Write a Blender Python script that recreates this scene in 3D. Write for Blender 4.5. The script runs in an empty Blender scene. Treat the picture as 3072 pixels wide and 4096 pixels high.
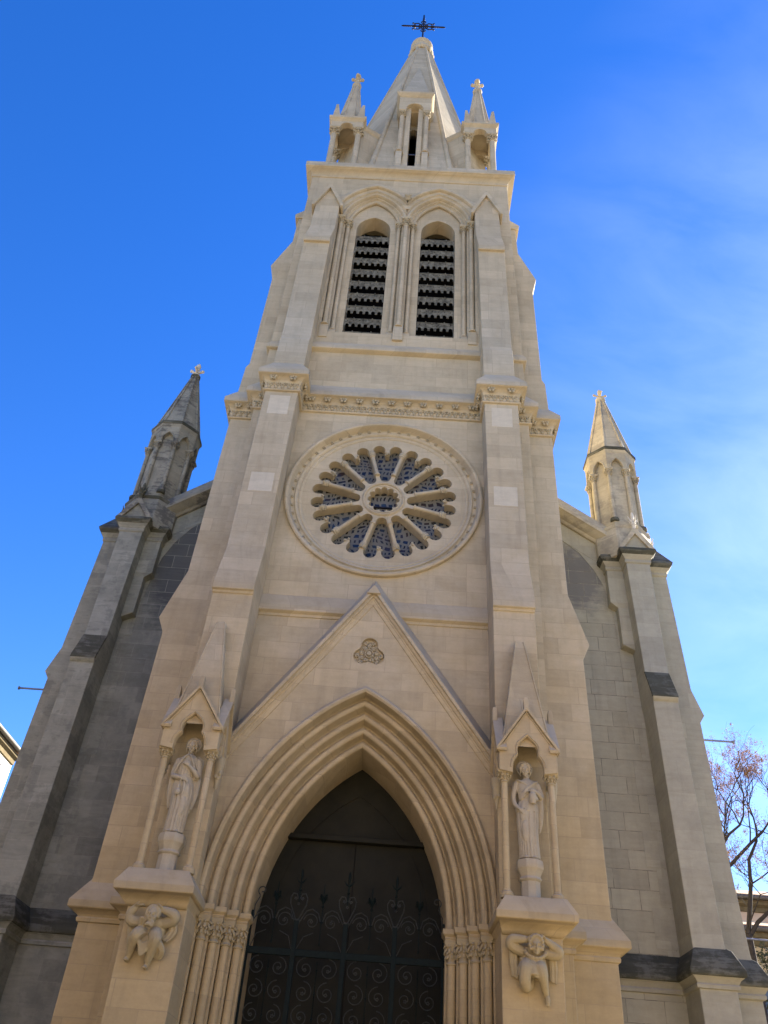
import bpy, bmesh, math, random
from math import sin, cos, pi, sqrt, atan2, acos, radians
from mathutils import Vector, Matrix
from mathutils.geometry import tessellate_polygon

S = bpy.context.scene
COL = S.collection
RND = random.Random(7)

# ------------------------------------------------------------------ camera
def make_camera():
    pitch, roll, yaw = 0.672242, 0.0851117, -0.0375321
    F = Vector((sin(yaw)*cos(pitch), cos(yaw)*cos(pitch), sin(pitch)))
    r0 = Vector((cos(yaw), -sin(yaw), 0)); u0 = r0.cross(F)
    R = cos(roll)*r0 + sin(roll)*u0
    U = -sin(roll)*r0 + cos(roll)*u0
    cd = bpy.data.cameras.new('camera'); c = bpy.data.objects.new('camera', cd); COL.objects.link(c)
    M = Matrix((R, U, -F)).transposed().to_4x4()
    M.translation = Vector((0.674, -17.0, 1.6))
    c.matrix_world = M
    cd.sensor_fit = 'VERTICAL'; cd.sensor_height = 24.0; cd.lens = 3297.99*24/4096
    cd.clip_start = 0.1; cd.clip_end = 3000
    S.camera = c
make_camera()

# ------------------------------------------------------------------ light
SUN_EL = radians(32); SUN_BACK = radians(46)      # the sun stands to the right, behind the front
SUN_DIR = Vector((cos(SUN_BACK)*cos(SUN_EL), sin(SUN_BACK)*cos(SUN_EL), sin(SUN_EL)))
def make_light():
    w = bpy.data.worlds.new("World"); S.world = w; w.use_nodes = True
    nt = w.node_tree; nt.nodes.clear()
    out = nt.nodes.new('ShaderNodeOutputWorld'); bg = nt.nodes.new('ShaderNodeBackground')
    sky = nt.nodes.new('ShaderNodeTexSky'); sky.sky_type = 'NISHITA'; sky.sun_disc = False
    sky.sun_elevation = SUN_EL; sky.sun_rotation = pi/2 - SUN_BACK
    sky.air_density = 1.0; sky.dust_density = 0.08; sky.ozone_density = 2.5; sky.altitude = 50
    bg.inputs['Strength'].default_value = 0.11
    # thin high cirrus, low in the right of the sky
    tc = nt.nodes.new('ShaderNodeTexCoord'); mp = nt.nodes.new('ShaderNodeMapping')
    mp.inputs['Rotation'].default_value = (0.3, 0.5, 0.6); mp.inputs['Scale'].default_value = (1.4, 4.5, 3.0)
    nz = nt.nodes.new('ShaderNodeTexNoise'); nz.inputs['Scale'].default_value = 2.2; nz.inputs['Detail'].default_value = 7
    nz.inputs['Roughness'].default_value = 0.55; nz.inputs['Distortion'].default_value = 0.4
    mr = nt.nodes.new('ShaderNodeMapRange'); mr.inputs['From Min'].default_value = 0.25; mr.inputs['From Max'].default_value = 0.80
    mr.inputs['To Max'].default_value = 0.17
    dot = nt.nodes.new('ShaderNodeVectorMath'); dot.operation = 'DOT_PRODUCT'
    dot.inputs[1].default_value = Vector((0.75, 0.62, 0.25)).normalized()
    mr2 = nt.nodes.new('ShaderNodeMapRange'); mr2.inputs['From Min'].default_value = 0.55; mr2.inputs['From Max'].default_value = 0.95
    mul = nt.nodes.new('ShaderNodeMath'); mul.operation = 'MULTIPLY'
    mix = nt.nodes.new('ShaderNodeMixRGB'); mix.inputs['Color2'].default_value = (4.6, 5.2, 5.8, 1)
    hs = nt.nodes.new('ShaderNodeHueSaturation'); hs.inputs['Saturation'].default_value = 1.36; hs.inputs['Hue'].default_value = 0.518; hs.inputs['Value'].default_value = 0.57
    L = nt.links.new
    L(tc.outputs['Generated'], mp.inputs['Vector']); L(mp.outputs[0], nz.inputs['Vector']); L(nz.outputs['Fac'], mr.inputs['Value'])
    L(tc.outputs['Generated'], dot.inputs[0]); L(dot.outputs['Value'], mr2.inputs['Value'])
    L(mr.outputs[0], mul.inputs[0]); L(mr2.outputs[0], mul.inputs[1])
    L(sky.outputs[0], hs.inputs['Color']); L(hs.outputs[0], mix.inputs['Color1']); L(mul.outputs[0], mix.inputs['Fac'])
    L(mix.outputs[0], bg.inputs['Color']); L(bg.outputs[0], out.inputs['Surface'])
    ld = bpy.data.lights.new('sun', 'SUN'); ld.energy = 5.0; ld.angle = radians(0.53); ld.color = (1.0, 0.91, 0.77)
    lo = bpy.data.objects.new('sun', ld); COL.objects.link(lo)
    lo.rotation_euler = SUN_DIR.to_track_quat('Z', 'Y').to_euler()
    vs = S.view_settings
    vs.view_transform = 'Standard'; vs.look = 'None'; vs.gamma = 1.0; vs.use_curve_mapping = False
    vs.exposure = 2.34
make_light()

# ------------------------------------------------------------------ materials
MAT = {}
def _n(nt, t, **k):
    n = nt.nodes.new(t)
    for a, b in k.items():
        if a in n.inputs: n.inputs[a].default_value = b
        else: setattr(n, a, b)
    return n

def stone(name, a, b, joint=0.25, joint_col=(0.12, 0.10, 0.08), streak=0.22, grey=(0.36, 0.34, 0.31), grey_amt=0.55,
          bw=0.95, rh=0.42, stain=None, stain_col=(0.05, 0.05, 0.05), blotch=0.0, blotch_col=(0.06, 0.06, 0.055), rough=0.9, bump=0.25, brickvar=0.10, low=None, drip=0.10):
    m = bpy.data.materials.new(name); m.use_nodes = True; nt = m.node_tree; nt.nodes.clear(); L = nt.links.new
    out = _n(nt, 'ShaderNodeOutputMaterial'); bs = _n(nt, 'ShaderNodeBsdfPrincipled', Roughness=rough)
    bs.inputs['Specular IOR Level'].default_value = 0.25
    geo = _n(nt, 'ShaderNodeNewGeometry'); sp = _n(nt, 'ShaderNodeSeparateXYZ'); L(geo.outputs['Position'], sp.inputs[0])
    def M(op, x, y=None, clamp=False):
        n = _n(nt, 'ShaderNodeMath', operation=op, use_clamp=clamp)
        for i, v in enumerate((x, y)):
            if v is None: continue
            if isinstance(v, (int, float)): n.inputs[i].default_value = v
            else: L(v, n.inputs[i])
        return n.outputs[0]
    def mixc(f, c1, c2, bt='MIX'):
        n = _n(nt, 'ShaderNodeMixRGB', blend_type=bt)
        for i, v in ((0, f), (1, c1), (2, c2)):
            if isinstance(v, (int, float)): n.inputs[i].default_value = v
            elif isinstance(v, tuple): n.inputs[i].default_value = (*v, 1) if len(v) == 3 else v
            else: L(v, n.inputs[i])
        return n.outputs[0]
    def noise(vec, sc, det=4, ro=0.55, dist=0.0):
        n = _n(nt, 'ShaderNodeTexNoise', Scale=sc, Detail=det, Roughness=ro, Distortion=dist); L(vec, n.inputs['Vector']); return n.outputs['Fac']
    def rng(v, f0, f1, t0=0.0, t1=1.0):
        n = _n(nt, 'ShaderNodeMapRange'); L(v, n.inputs['Value'])
        for i, x in zip((1, 2, 3, 4), (f0, f1, t0, t1)): n.inputs[i].default_value = x
        return n.outputs[0]
    u = M('ADD', sp.outputs[0], sp.outputs[1])
    cb = _n(nt, 'ShaderNodeCombineXYZ'); L(u, cb.inputs[0]); L(sp.outputs[2], cb.inputs[1])
    wob = _n(nt, 'ShaderNodeTexNoise', Scale=3.0, Detail=3.0); L(geo.outputs['Position'], wob.inputs['Vector'])
    wv = _n(nt, 'ShaderNodeVectorMath', operation='MULTIPLY_ADD'); L(wob.outputs['Color'], wv.inputs[0]); wv.inputs[1].default_value = (0.014, 0.014, 0); L(cb.outputs[0], wv.inputs[2])
    br = _n(nt, 'ShaderNodeTexBrick', Scale=1.0); L(wv.outputs[0], br.inputs['Vector'])
    br.inputs['Color1'].default_value = (0.0, 0, 0, 1); br.inputs['Color2'].default_value = (1, 1, 1, 1); br.inputs['Mortar'].default_value = (0.5, 0.5, 0.5, 1)
    br.inputs['Mortar Size'].default_value = 0.009; br.inputs['Mortar Smooth'].default_value = 0.35; br.inputs['Brick Width'].default_value = bw; br.inputs['Row Height'].default_value = rh
    br.offset = 0.5; br.squash = 0.8; br.squash_frequency = 3
    n1 = noise(geo.outputs['Position'], 0.55, 5, 0.6, 0.6)
    col = mixc(rng(n1, 0.3, 0.7), a, b)
    if low:     # blends to a yellower tone lower down, with a noisy edge
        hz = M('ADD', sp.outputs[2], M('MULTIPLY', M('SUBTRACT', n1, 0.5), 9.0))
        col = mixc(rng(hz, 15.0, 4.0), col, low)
    st = _n(nt, 'ShaderNodeCombineXYZ'); L(M('MULTIPLY', u, 1.3), st.inputs[0]); L(M('MULTIPLY', sp.outputs[2], 9.0), st.inputs[1])
    n2 = noise(st.outputs[0], 1.0, 6, 0.65, 0.5)
    n3 = noise(geo.outputs['Position'], 22.0, 5, 0.7)
    n4 = noise(geo.outputs['Position'], 4.0, 6, 0.65, 0.3)
    val = M('ADD', M('MULTIPLY', M('SUBTRACT', n2, 0.5), streak*2), 1.0)
    val = M('ADD', val, M('MULTIPLY', M('SUBTRACT', n4, 0.5), 0.28))
    val = M('ADD', val, M('MULTIPLY', M('SUBTRACT', n3, 0.5), 0.16))
    dr = _n(nt, 'ShaderNodeCombineXYZ'); L(M('MULTIPLY', u, 5.0), dr.inputs[0]); L(M('MULTIPLY', sp.outputs[2], 0.45), dr.inputs[1])
    n6 = noise(dr.outputs[0], 1.0, 5, 0.6, 0.3)      # faint rain streaks running down the face
    val = M('SUBTRACT', val, M('MULTIPLY', rng(n6, 0.5, 0.72), drip))
    bsep = _n(nt, 'ShaderNodeSeparateColor'); L(br.outputs['Color'], bsep.inputs[0])
    val = M('ADD', val, M('MULTIPLY', M('SUBTRACT', bsep.outputs[0], 0.5), brickvar*2))
    col = mixc(1.0, col, val, 'MULTIPLY')
    jm = M('MULTIPLY', br.outputs['Fac'], M('MULTIPLY', rng(n4, 0.35, 0.6), joint), True)
    col = mixc(jm, col, joint_col)
    # lichen greying on ledges that face the sky
    ns = _n(nt, 'ShaderNodeSeparateXYZ'); L(geo.outputs['True Normal'], ns.inputs[0])
    up = M('MULTIPLY', rng(ns.outputs[2], 0.2, 0.55), M('MULTIPLY', rng(n4, 0.25, 0.55, 0.45, 1.0), grey_amt), True)
    col = mixc(up, col, grey)
    if stain:       # black crust with its own outline: (x, z, rx, rz)
        sx, sz, rx, rz = stain
        dx = M('DIVIDE', M('SUBTRACT', sp.outputs[0], sx), rx); dz = M('DIVIDE', M('SUBTRACT', sp.outputs[2], sz), rz)
        d = M('SQRT', M('ADD', M('MULTIPLY', dx, dx), M('MULTIPLY', dz, dz)))
        d = M('ADD', d, M('MULTIPLY', M('SUBTRACT', n2, 0.5), 0.9)); d = M('ADD', d, M('MULTIPLY', M('SUBTRACT', n4, 0.5), 0.8))
        f = M('MULTIPLY', rng(d, 1.1, 0.6), M('SUBTRACT', 1.0, br.outputs['Fac']), True)
        col = mixc(M('MULTIPLY', f, 0.75), col, stain_col)
    if blotch > 0:
        n5 = M('ADD', M('MULTIPLY', noise(geo.outputs['Position'], 1.5, 8, 0.72, 0.15), 0.62), M('MULTIPLY', n2, 0.40))
        col = mixc(M('MULTIPLY', rng(n5, 0.50, 0.57), blotch), col, blotch_col)
    L(col, bs.inputs['Base Color'])
    bp = _n(nt, 'ShaderNodeBump', Strength=bump, Distance=0.03)
    h = M('ADD', M('MULTIPLY', n2, 0.35), M('MULTIPLY', n3, 0.3)); h = M('ADD', h, M('MULTIPLY', n4, 0.4)); h = M('SUBTRACT', h, M('MULTIPLY', br.outputs['Fac'], 0.5*joint+0.06))
    L(h, bp.inputs['Height']); L(bp.outputs[0], bs.inputs['Normal']); L(bs.outputs[0], out.inputs[0])
    MAT[name] = m; return m

def plain(name, col, rough=0.6, metal=0.0, var=0.25, sc=8.0, spec=0.4):
    m = bpy.data.materials.new(name); m.use_nodes = True; nt = m.node_tree; bs = nt.nodes['Principled BSDF']; L = nt.links.new
    geo = _n(nt, 'ShaderNodeNewGeometry'); nz = _n(nt, 'ShaderNodeTexNoise', Scale=sc, Detail=6.0, Roughness=0.65); L(geo.outputs['Position'], nz.inputs['Vector'])
    mr = _n(nt, 'ShaderNodeMapRange'); L(nz.outputs['Fac'], mr.inputs[0]); mr.inputs[1].default_value = 0.3; mr.inputs[2].default_value = 0.7
    mr.inputs[3].default_value = 1-var; mr.inputs[4].default_value = 1+var
    mx = _n(nt, 'ShaderNodeMixRGB', blend_type='MULTIPLY'); mx.inputs[0].default_value = 1; mx.inputs[1].default_value = (*col, 1); L(mr.outputs[0], mx.inputs[2])
    L(mx.outputs[0], bs.inputs['Base Color']); bs.inputs['Roughness'].default_value = rough; bs.inputs['Metallic'].default_value = metal
    bs.inputs['Specular IOR Level'].default_value = spec
    MAT[name] = m; return m

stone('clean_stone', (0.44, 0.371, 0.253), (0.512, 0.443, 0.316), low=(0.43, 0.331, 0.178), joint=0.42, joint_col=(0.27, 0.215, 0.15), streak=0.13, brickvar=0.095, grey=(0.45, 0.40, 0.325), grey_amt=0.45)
stone('pale_patch', (0.54, 0.485, 0.37), (0.60, 0.54, 0.42), joint=0.0, streak=0.16, brickvar=0.0)
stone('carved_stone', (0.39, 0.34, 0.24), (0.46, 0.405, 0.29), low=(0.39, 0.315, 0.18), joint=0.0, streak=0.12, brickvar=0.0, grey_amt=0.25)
stone('statue_stone', (0.40, 0.345, 0.245), (0.45, 0.39, 0.28), joint=0.0, streak=0.05, brickvar=0.0, grey_amt=0.2)
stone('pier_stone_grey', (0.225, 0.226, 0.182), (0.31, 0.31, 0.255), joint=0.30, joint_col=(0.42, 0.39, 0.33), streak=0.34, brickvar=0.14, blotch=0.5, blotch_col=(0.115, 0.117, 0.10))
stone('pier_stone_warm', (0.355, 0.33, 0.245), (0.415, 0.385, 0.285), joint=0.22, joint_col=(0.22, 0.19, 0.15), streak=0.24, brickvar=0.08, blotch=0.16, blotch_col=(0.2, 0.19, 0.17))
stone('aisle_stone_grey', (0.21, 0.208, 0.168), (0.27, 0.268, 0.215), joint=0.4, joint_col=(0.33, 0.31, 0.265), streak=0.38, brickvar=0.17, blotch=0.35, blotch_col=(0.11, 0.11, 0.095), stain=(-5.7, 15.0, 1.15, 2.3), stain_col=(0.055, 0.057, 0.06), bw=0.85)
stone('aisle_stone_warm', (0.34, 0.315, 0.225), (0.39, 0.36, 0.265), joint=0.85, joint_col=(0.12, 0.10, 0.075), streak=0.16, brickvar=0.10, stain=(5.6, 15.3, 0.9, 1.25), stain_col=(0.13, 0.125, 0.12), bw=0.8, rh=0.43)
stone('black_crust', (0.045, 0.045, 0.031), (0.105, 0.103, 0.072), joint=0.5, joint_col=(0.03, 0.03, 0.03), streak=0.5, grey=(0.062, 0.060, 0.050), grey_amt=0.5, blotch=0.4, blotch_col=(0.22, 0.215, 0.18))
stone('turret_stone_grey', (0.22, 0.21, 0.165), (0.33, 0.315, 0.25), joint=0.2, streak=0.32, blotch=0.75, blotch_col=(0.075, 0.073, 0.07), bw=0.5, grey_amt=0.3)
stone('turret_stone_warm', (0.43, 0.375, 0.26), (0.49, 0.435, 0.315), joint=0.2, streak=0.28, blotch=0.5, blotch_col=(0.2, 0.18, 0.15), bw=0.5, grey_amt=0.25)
plain('white_stone', (0.6, 0.57, 0.5), 0.9, var=0.15)
plain('gate_paint', (0.0045, 0.010, 0.009), 0.6, 0.0, 0.4, 14, 0.12)
plain('gate_scroll_paint', (0.04, 0.044, 0.038), 0.5, 0.0, 0.4, 20, 0.3)
plain('wrought_iron', (0.02, 0.017, 0.02), 0.5, 0.6, 0.3, 12)
plain('louver_metal', (0.145, 0.138, 0.108), 0.8, 0.0, 0.75, 7, 0.15)
plain('door_wood', (0.017, 0.0165, 0.0105), 0.75, 0.0, 0.35, 2, 0.2)
plain('dark_void', (0.012, 0.011, 0.010), 0.9, 0.0, 0.2, 3, spec=0.0)
plain('grey_metal', (0.25, 0.26, 0.30), 0.45, 0.7, 0.2, 9)
plain('house_plaster_white', (0.62, 0.60, 0.54), 0.9, 0.0, 0.16, 0.8, 0.1)
plain('house_plaster_ochre', (0.60, 0.47, 0.29), 0.9, 0.0, 0.18, 1.0, 0.1)
plain('house_plaster_pink', (0.64, 0.50, 0.38), 0.9, 0.0, 0.15, 1.0, 0.1)
plain('roof_tile', (0.20, 0.115, 0.07), 0.9, 0.0, 0.5, 5.0, 0.1)
plain('zinc_gutter', (0.12, 0.105, 0.085), 0.6, 0.0, 0.3, 5)
plain('eaves_wood', (0.17, 0.135, 0.075), 0.8, 0.0, 0.3, 5, 0.1)
plain('bark', (0.055, 0.045, 0.038), 0.9, 0.0, 0.35, 9, 0.1)
plain('dry_seed', (0.44, 0.26, 0.12), 0.9, 0.0, 0.5, 3, 0.1)
plain('ivy_leaf', (0.085, 0.085, 0.035), 0.7, 0.0, 0.6, 2.5, 0.2)
plain('window_dark', (0.02, 0.022, 0.025), 0.15, 0.0, 0.2, 2)
plain('shutter_blue', (0.12, 0.17, 0.24), 0.6, 0.0, 0.2, 2)
plain('paving', (0.20, 0.165, 0.115), 0.9, 0.0, 0.2, 1.2, 0.2)

def glass_mat():
    m = bpy.data.materials.new('stained_glass'); m.use_nodes = True; nt = m.node_tree; L = nt.links.new; bs = nt.nodes['Principled BSDF']
    geo = _n(nt, 'ShaderNodeNewGeometry'); sp = _n(nt, 'ShaderNodeSeparateXYZ'); L(geo.outputs['Position'], sp.inputs[0])
    cb = _n(nt, 'ShaderNodeCombineXYZ'); L(sp.outputs[0], cb.inputs[0]); L(sp.outputs[2], cb.inputs[1])
    nz = _n(nt, 'ShaderNodeTexNoise', Scale=1.3, Detail=2.0); L(cb.outputs[0], nz.inputs['Vector'])
    wv = _n(nt, 'ShaderNodeVectorMath', operation='MULTIPLY_ADD'); L(nz.outputs['Color'], wv.inputs[0]); wv.inputs[1].default_value = (0.55, 0.55, 0); L(cb.outputs[0], wv.inputs[2])
    br = _n(nt, 'ShaderNodeTexBrick', Scale=1.0); L(wv.outputs[0], br.inputs['Vector'])
    br.inputs['Brick Width'].default_value = 0.20; br.inputs['Row Height'].default_value = 0.15; br.inputs['Mortar Size'].default_value = 0.034; br.inputs['Mortar Smooth'].default_value = 0.1
    br.squash = 0.55; br.squash_frequency = 2; br.offset = 0.37; br.offset_frequency = 2
    br.inputs['Color1'].default_value = (0, 0, 0, 1); br.inputs['Color2'].default_value = (1, 1, 1, 1)
    cr = _n(nt, 'ShaderNodeValToRGB'); e = cr.color_ramp; e.interpolation = 'CONSTANT'
    e.elements[0].position = 0; e.elements[0].color = (0.012, 0.014, 0.02, 1); e.elements[1].position = 0.3; e.elements[1].color = (0.013, 0.021, 0.042, 1)
    for p, c in ((0.5, (0.03, 0.025, 0.032, 1)), (0.68, (0.02, 0.026, 0.03, 1)), (0.85, (0.03, 0.045, 0.068, 1))):
        el = e.elements.new(p); el.color = c
    L(br.outputs['Color'], cr.inputs[0])
    mx = _n(nt, 'ShaderNodeMixRGB'); L(br.outputs['Fac'], mx.inputs[0]); L(cr.outputs[0], mx.inputs[1]); mx.inputs[2].default_value = (0.135, 0.132, 0.118, 1)
    L(mx.outputs[0], bs.inputs['Base Color'])
    rr = _n(nt, 'ShaderNodeMapRange'); L(br.outputs['Fac'], rr.inputs[0]); rr.inputs[3].default_value = 0.12; rr.inputs[4].default_value = 0.8
    L(rr.outputs[0], bs.inputs['Roughness']); MAT['stained_glass'] = m
glass_mat()

# ------------------------------------------------------------------ mesh helpers
def lean(v):
    return (v[0] - 0.0065*(v[2]-22), v[1], v[2]) if v[2] > 22 and abs(v[0]) < 5.5 else v

class MB:
    def __init__(self): self.v = []; self.f = []
    def add(self, vs, fs):
        o = len(self.v); self.v += [tuple(p) for p in vs]; self.f += [tuple(i+o for i in f) for f in fs]; return self
    def box(self, x0, x1, y0, y1, z0, z1):
        return self.add([(x0,y0,z0),(x1,y0,z0),(x1,y1,z0),(x0,y1,z0),(x0,y0,z1),(x1,y0,z1),(x1,y1,z1),(x0,y1,z1)],
                        [(0,3,2,1),(4,5,6,7),(0,1,5,4),(1,2,6,5),(2,3,7,6),(3,0,4,7)])
    def loft(self, rings, cap=True, closed=True):
        n = len(rings[0]); o = len(self.v); vs = [p for r in rings for p in r]; fs = []
        for i in range(len(rings)-1):
            for j in range(n if closed else n-1):
                k = (j+1) % n; fs.append((i*n+j, i*n+k, (i+1)*n+k, (i+1)*n+j))
        if cap: fs.append(tuple(range(n-1, -1, -1))); fs.append(tuple(range((len(rings)-1)*n, len(rings)*n)))
        return self.add(vs, fs)
    def rects(self, rows):        # rows of (z, x0, x1, y0, y1)
        return self.loft([[(x0,y0,z),(x1,y0,z),(x1,y1,z),(x0,y1,z)] for z, x0, x1, y0, y1 in rows])
    def poly(self, outer, holes=(), axis='y', a=0.0, b=1.0):   # extruded 2-D outline with holes; axis is the extrusion axis
        def P(p, t): return (p[0], t, p[1]) if axis == 'y' else ((t, p[0], p[1]) if axis == 'x' else (p[0], p[1], t))
        loops = [list(outer)] + [list(h) for h in holes]; flat = [p for l in loops for p in l]
        tri = tessellate_polygon([[Vector((p[0], p[1], 0)) for p in l] for l in loops])
        n = len(flat); vs = [P(p, a) for p in flat] + [P(p, b) for p in flat]; fs = []
        for t in tri: fs.append(tuple(t)); fs.append(tuple(i+n for i in reversed(t)))
        o = 0
        for l in loops:
            m = len(l)
            for i in range(m): j = (i+1) % m; fs.append((o+i, o+j, o+j+n, o+i+n))
            o += m
        return self.add(vs, fs)
    def lathe(self, prof, c=(0,0,0), n=16, axis='z', a0=0.0, a1=2*pi, cap=True):   # prof of (r, t)
        full = abs(a1-a0-2*pi) < 1e-6; m = n if full else n+1; rings = []
        for r, t in prof:
            ring = []
            for i in range(m):
                a = a0 + (a1-a0)*i/n
                if axis == 'z': ring.append((c[0]+r*cos(a), c[1]+r*sin(a), c[2]+t))
                else: ring.append((c[0]+r*cos(a), c[1]+t, c[2]+r*sin(a)))
            rings.append(ring)
        return self.loft(rings, cap=cap and full and prof[0][0] > 1e-6, closed=full)
    def ngon(self, rows, c, n=8, rot=None):   # rows of (R, z): n-sided stack
        rot = pi/n if rot is None else rot
        return self.loft([[(c[0]+R*cos(rot+2*pi*i/n), c[1]+R*sin(rot+2*pi*i/n), z) for i in range(n)] for R, z in rows])
    def ell(self, c, r, seg=10, rings=6, M=None):
        vs = []; fs = []
        for i in range(rings+1):
            t = pi*i/rings
            for j in range(seg):
                a = 2*pi*j/seg; p = Vector((r[0]*sin(t)*cos(a), r[1]*sin(t)*sin(a), r[2]*cos(t)))
                if M: p = M @ p
                vs.append((c[0]+p.x, c[1]+p.y, c[2]+p.z))
        for i in range(rings):
            for j in range(seg):
                k = (j+1) % seg; fs.append((i*seg+j, (i+1)*seg+j, (i+1)*seg+k, i*seg+k))
        return self.add(vs, fs)
    def tube(self, pts, r, n=8, sq=1.0):
        pts = [Vector(p) for p in pts]; m = len(pts); rr = list(r) if isinstance(r, (list, tuple)) else [r]*m; rings = []
        prev = None
        for i, p in enumerate(pts):
            d = (pts[min(i+1, m-1)] - pts[max(i-1, 0)])
            d = d.normalized() if d.length > 1e-9 else Vector((0,0,1))
            ref = prev if prev is not None else (Vector((0,1,0)) if abs(d.y) < 0.9 else Vector((1,0,0)))
            x = (ref - d*ref.dot(d)); x = x.normalized() if x.length > 1e-6 else d.orthogonal().normalized()
            prev = x; y = d.cross(x)
            rings.append([tuple(p + x*(rr[i]*sq*cos(2*pi*j/n)) + y*(rr[i]*sin(2*pi*j/n))) for j in range(n)])
        return self.loft(rings)
    def plan(self, path, prof, closed=False):   # profile (d, z) swept along a plan path, mitred
        P = [Vector(p) for p in path]; m = len(P); rings = []
        for d, z in prof:
            ring = []
            for i in range(m):
                if closed or 0 < i < m-1:
                    e1 = (P[i]-P[i-1]).normalized(); e2 = (P[(i+1) % m]-P[i]).normalized()
                    n1 = Vector((e1.y, -e1.x)); n2 = Vector((e2.y, -e2.x)); k = 1+n1.dot(n2); q = P[i] + (n1+n2)*(d/max(k, 0.2))
                else:
                    e = (P[1]-P[0] if i == 0 else P[-1]-P[-2]).normalized(); q = P[i] + Vector((e.y, -e.x))*d
                ring.append((q.x, q.y, z))
            rings.append(ring)
        return self.loft(rings, cap=False, closed=closed)
    def arch(self, prof, w, rise, cx, zs, n=20, closed=False):   # profile (d, y) swept over a two-centred arch
        R = (rise*rise + w*w)/(2*w); c0 = R-w; rows = []
        for d, y in prof:
            r = R+d; th = acos(max(-1, min(1, -c0/r))); row = []
            for i in range(n+1): a = pi + (th-pi)*i/n; row.append((cx+c0+r*cos(a), y, zs+r*sin(a)))
            for i in range(n-1, -1, -1): a = pi + (th-pi)*i/n; row.append((cx-c0-r*cos(a), y, zs+r*sin(a)))
            rows.append(row)
        if closed: rows.append(rows[0])
        self.loft(rows, cap=False, closed=False)
        if closed:
            for k in (0, -1): self.add([r[k] for r in rows[:-1]], [tuple(range(len(rows)-1))])
        return self
    def xf(self, fn): self.v = [tuple(fn(p)) for p in self.v]; return self
    def mirror(self): self.v = [(-x, y, z) for x, y, z in self.v]; self.f = [tuple(reversed(f)) for f in self.f]; return self
    def join(self, o): return self.add(o.v, o.f)
    def build(self, name, mat, parent=None, bevel=0.0, smooth=35, tilt=True, merge=True):
        me = bpy.data.meshes.new(name)
        off = Vector((0, 0, 0))
        p = parent
        while p: off += p.location; p = p.parent
        vs = [lean(v) for v in self.v] if tilt else self.v
        me.from_pydata([(v[0]-off.x, v[1]-off.y, v[2]-off.z) for v in vs], [], self.f)
        bm = bmesh.new(); bm.from_mesh(me)
        if merge: bmesh.ops.remove_doubles(bm, verts=bm.verts, dist=0.0004)
        bmesh.ops.recalc_face_normals(bm, faces=bm.faces)
        for f in bm.faces: f.smooth = True
        bm.to_mesh(me); bm.free()
        me.set_sharp_from_angle(angle=radians(smooth))
        me.materials.append(MAT[mat])
        o = bpy.data.objects.new(name, me); COL.objects.link(o)
        if parent: o.parent = parent
        if bevel:
            b = o.modifiers.new('edge', 'BEVEL'); b.width = bevel; b.segments = 2; b.limit_method = 'ANGLE'; b.angle_limit = radians(40)
        return o

def remeshed(mb, name, mat, parent, voxel=0.012, smooth_it=2):
    o = mb.build(name, mat, parent, smooth=180, tilt=False, merge=False)
    r = o.modifiers.new('r', 'REMESH'); r.mode = 'VOXEL'; r.voxel_size = voxel; r.use_smooth_shade = True
    s = o.modifiers.new('s', 'SMOOTH'); s.factor = 0.5; s.iterations = smooth_it
    dg = bpy.context.evaluated_depsgraph_get(); ev = o.evaluated_get(dg)
    me = bpy.data.meshes.new_from_object(ev); o.modifiers.clear(); old = o.data; o.data = me; bpy.data.meshes.remove(old)
    me.name = name
    for p in me.polygons: p.use_smooth = True
    if not me.materials: me.materials.append(MAT[mat])
    return o

def empty(name, loc=(0, 0, 0)):
    o = bpy.data.objects.new(name, None); COL.objects.link(o); o.location = loc; o.empty_display_size = 0.3; return o
def tag(o, label=None, cat=None, group=None, kind=None):
    if label: o['label'] = label
    if cat: o['category'] = cat
    if group: o['group'] = group
    if kind: o['kind'] = kind
    return o

def arch_outline(w, rise, cx, zs, zb, n=14):     # pointed opening, from bottom left round to bottom right
    R = (rise*rise + w*w)/(2*w); c0 = R-w; th = acos(-c0/R); L = [(cx-w, zb)]
    for i in range(n+1): a = pi + (th-pi)*i/n; L.append((cx+c0+R*cos(a), zs+R*sin(a)))
    for i in range(n-1, -1, -1): a = pi + (th-pi)*i/n; L.append((cx-c0-R*cos(a), zs+R*sin(a)))
    return L + [(cx+w, zb)]

def capital(x, y, z0, z1, r, half, parent, mat='carved_stone', leaves=8):
    """foliate capital: bell, two rows of curled leaves, square abacus"""
    m = MB(); h = z1-z0; ab = h*0.26
    m.lathe([(r*1.18, 0), (r*1.3, h*0.06), (r*1.18, h*0.1), (r*1.0, h*0.14), (r*1.05, h*0.4), (half*0.85, h*0.72), (half*0.9, h*0.76)], (x, y, z0), 14)
    for row, (zz, rr, sz) in enumerate(((0.36, r*1.22, 0.14), (0.62, half*0.92, 0.17))):
        for i in range(leaves):
            a = 2*pi*(i+0.5*row)/leaves
            M = Matrix.Rotation(a, 3, 'Z') @ Matrix.Rotation(radians(-28), 3, 'Y')
            m.ell((x+rr*cos(a), y+rr*sin(a), z0+h*zz), (r*0.34, r*0.36, h*sz*1.15), 7, 5, M)
            m.ell((x+(rr+r*0.3)*cos(a), y+(rr+r*0.3)*sin(a), z0+h*(zz+sz*0.8)), (r*0.28, r*0.3, h*0.075), 6, 4, M)
    k = half*1.08
    m.rects([(z1-ab, x-k*0.84, x+k*0.84, y-k*0.84, y+k*0.84), (z1-ab*0.55, x-k, x+k, y-k, y+k), (z1, x-k, x+k, y-k, y+k)])
    return m.build('capital', mat, parent, smooth=50)

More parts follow.
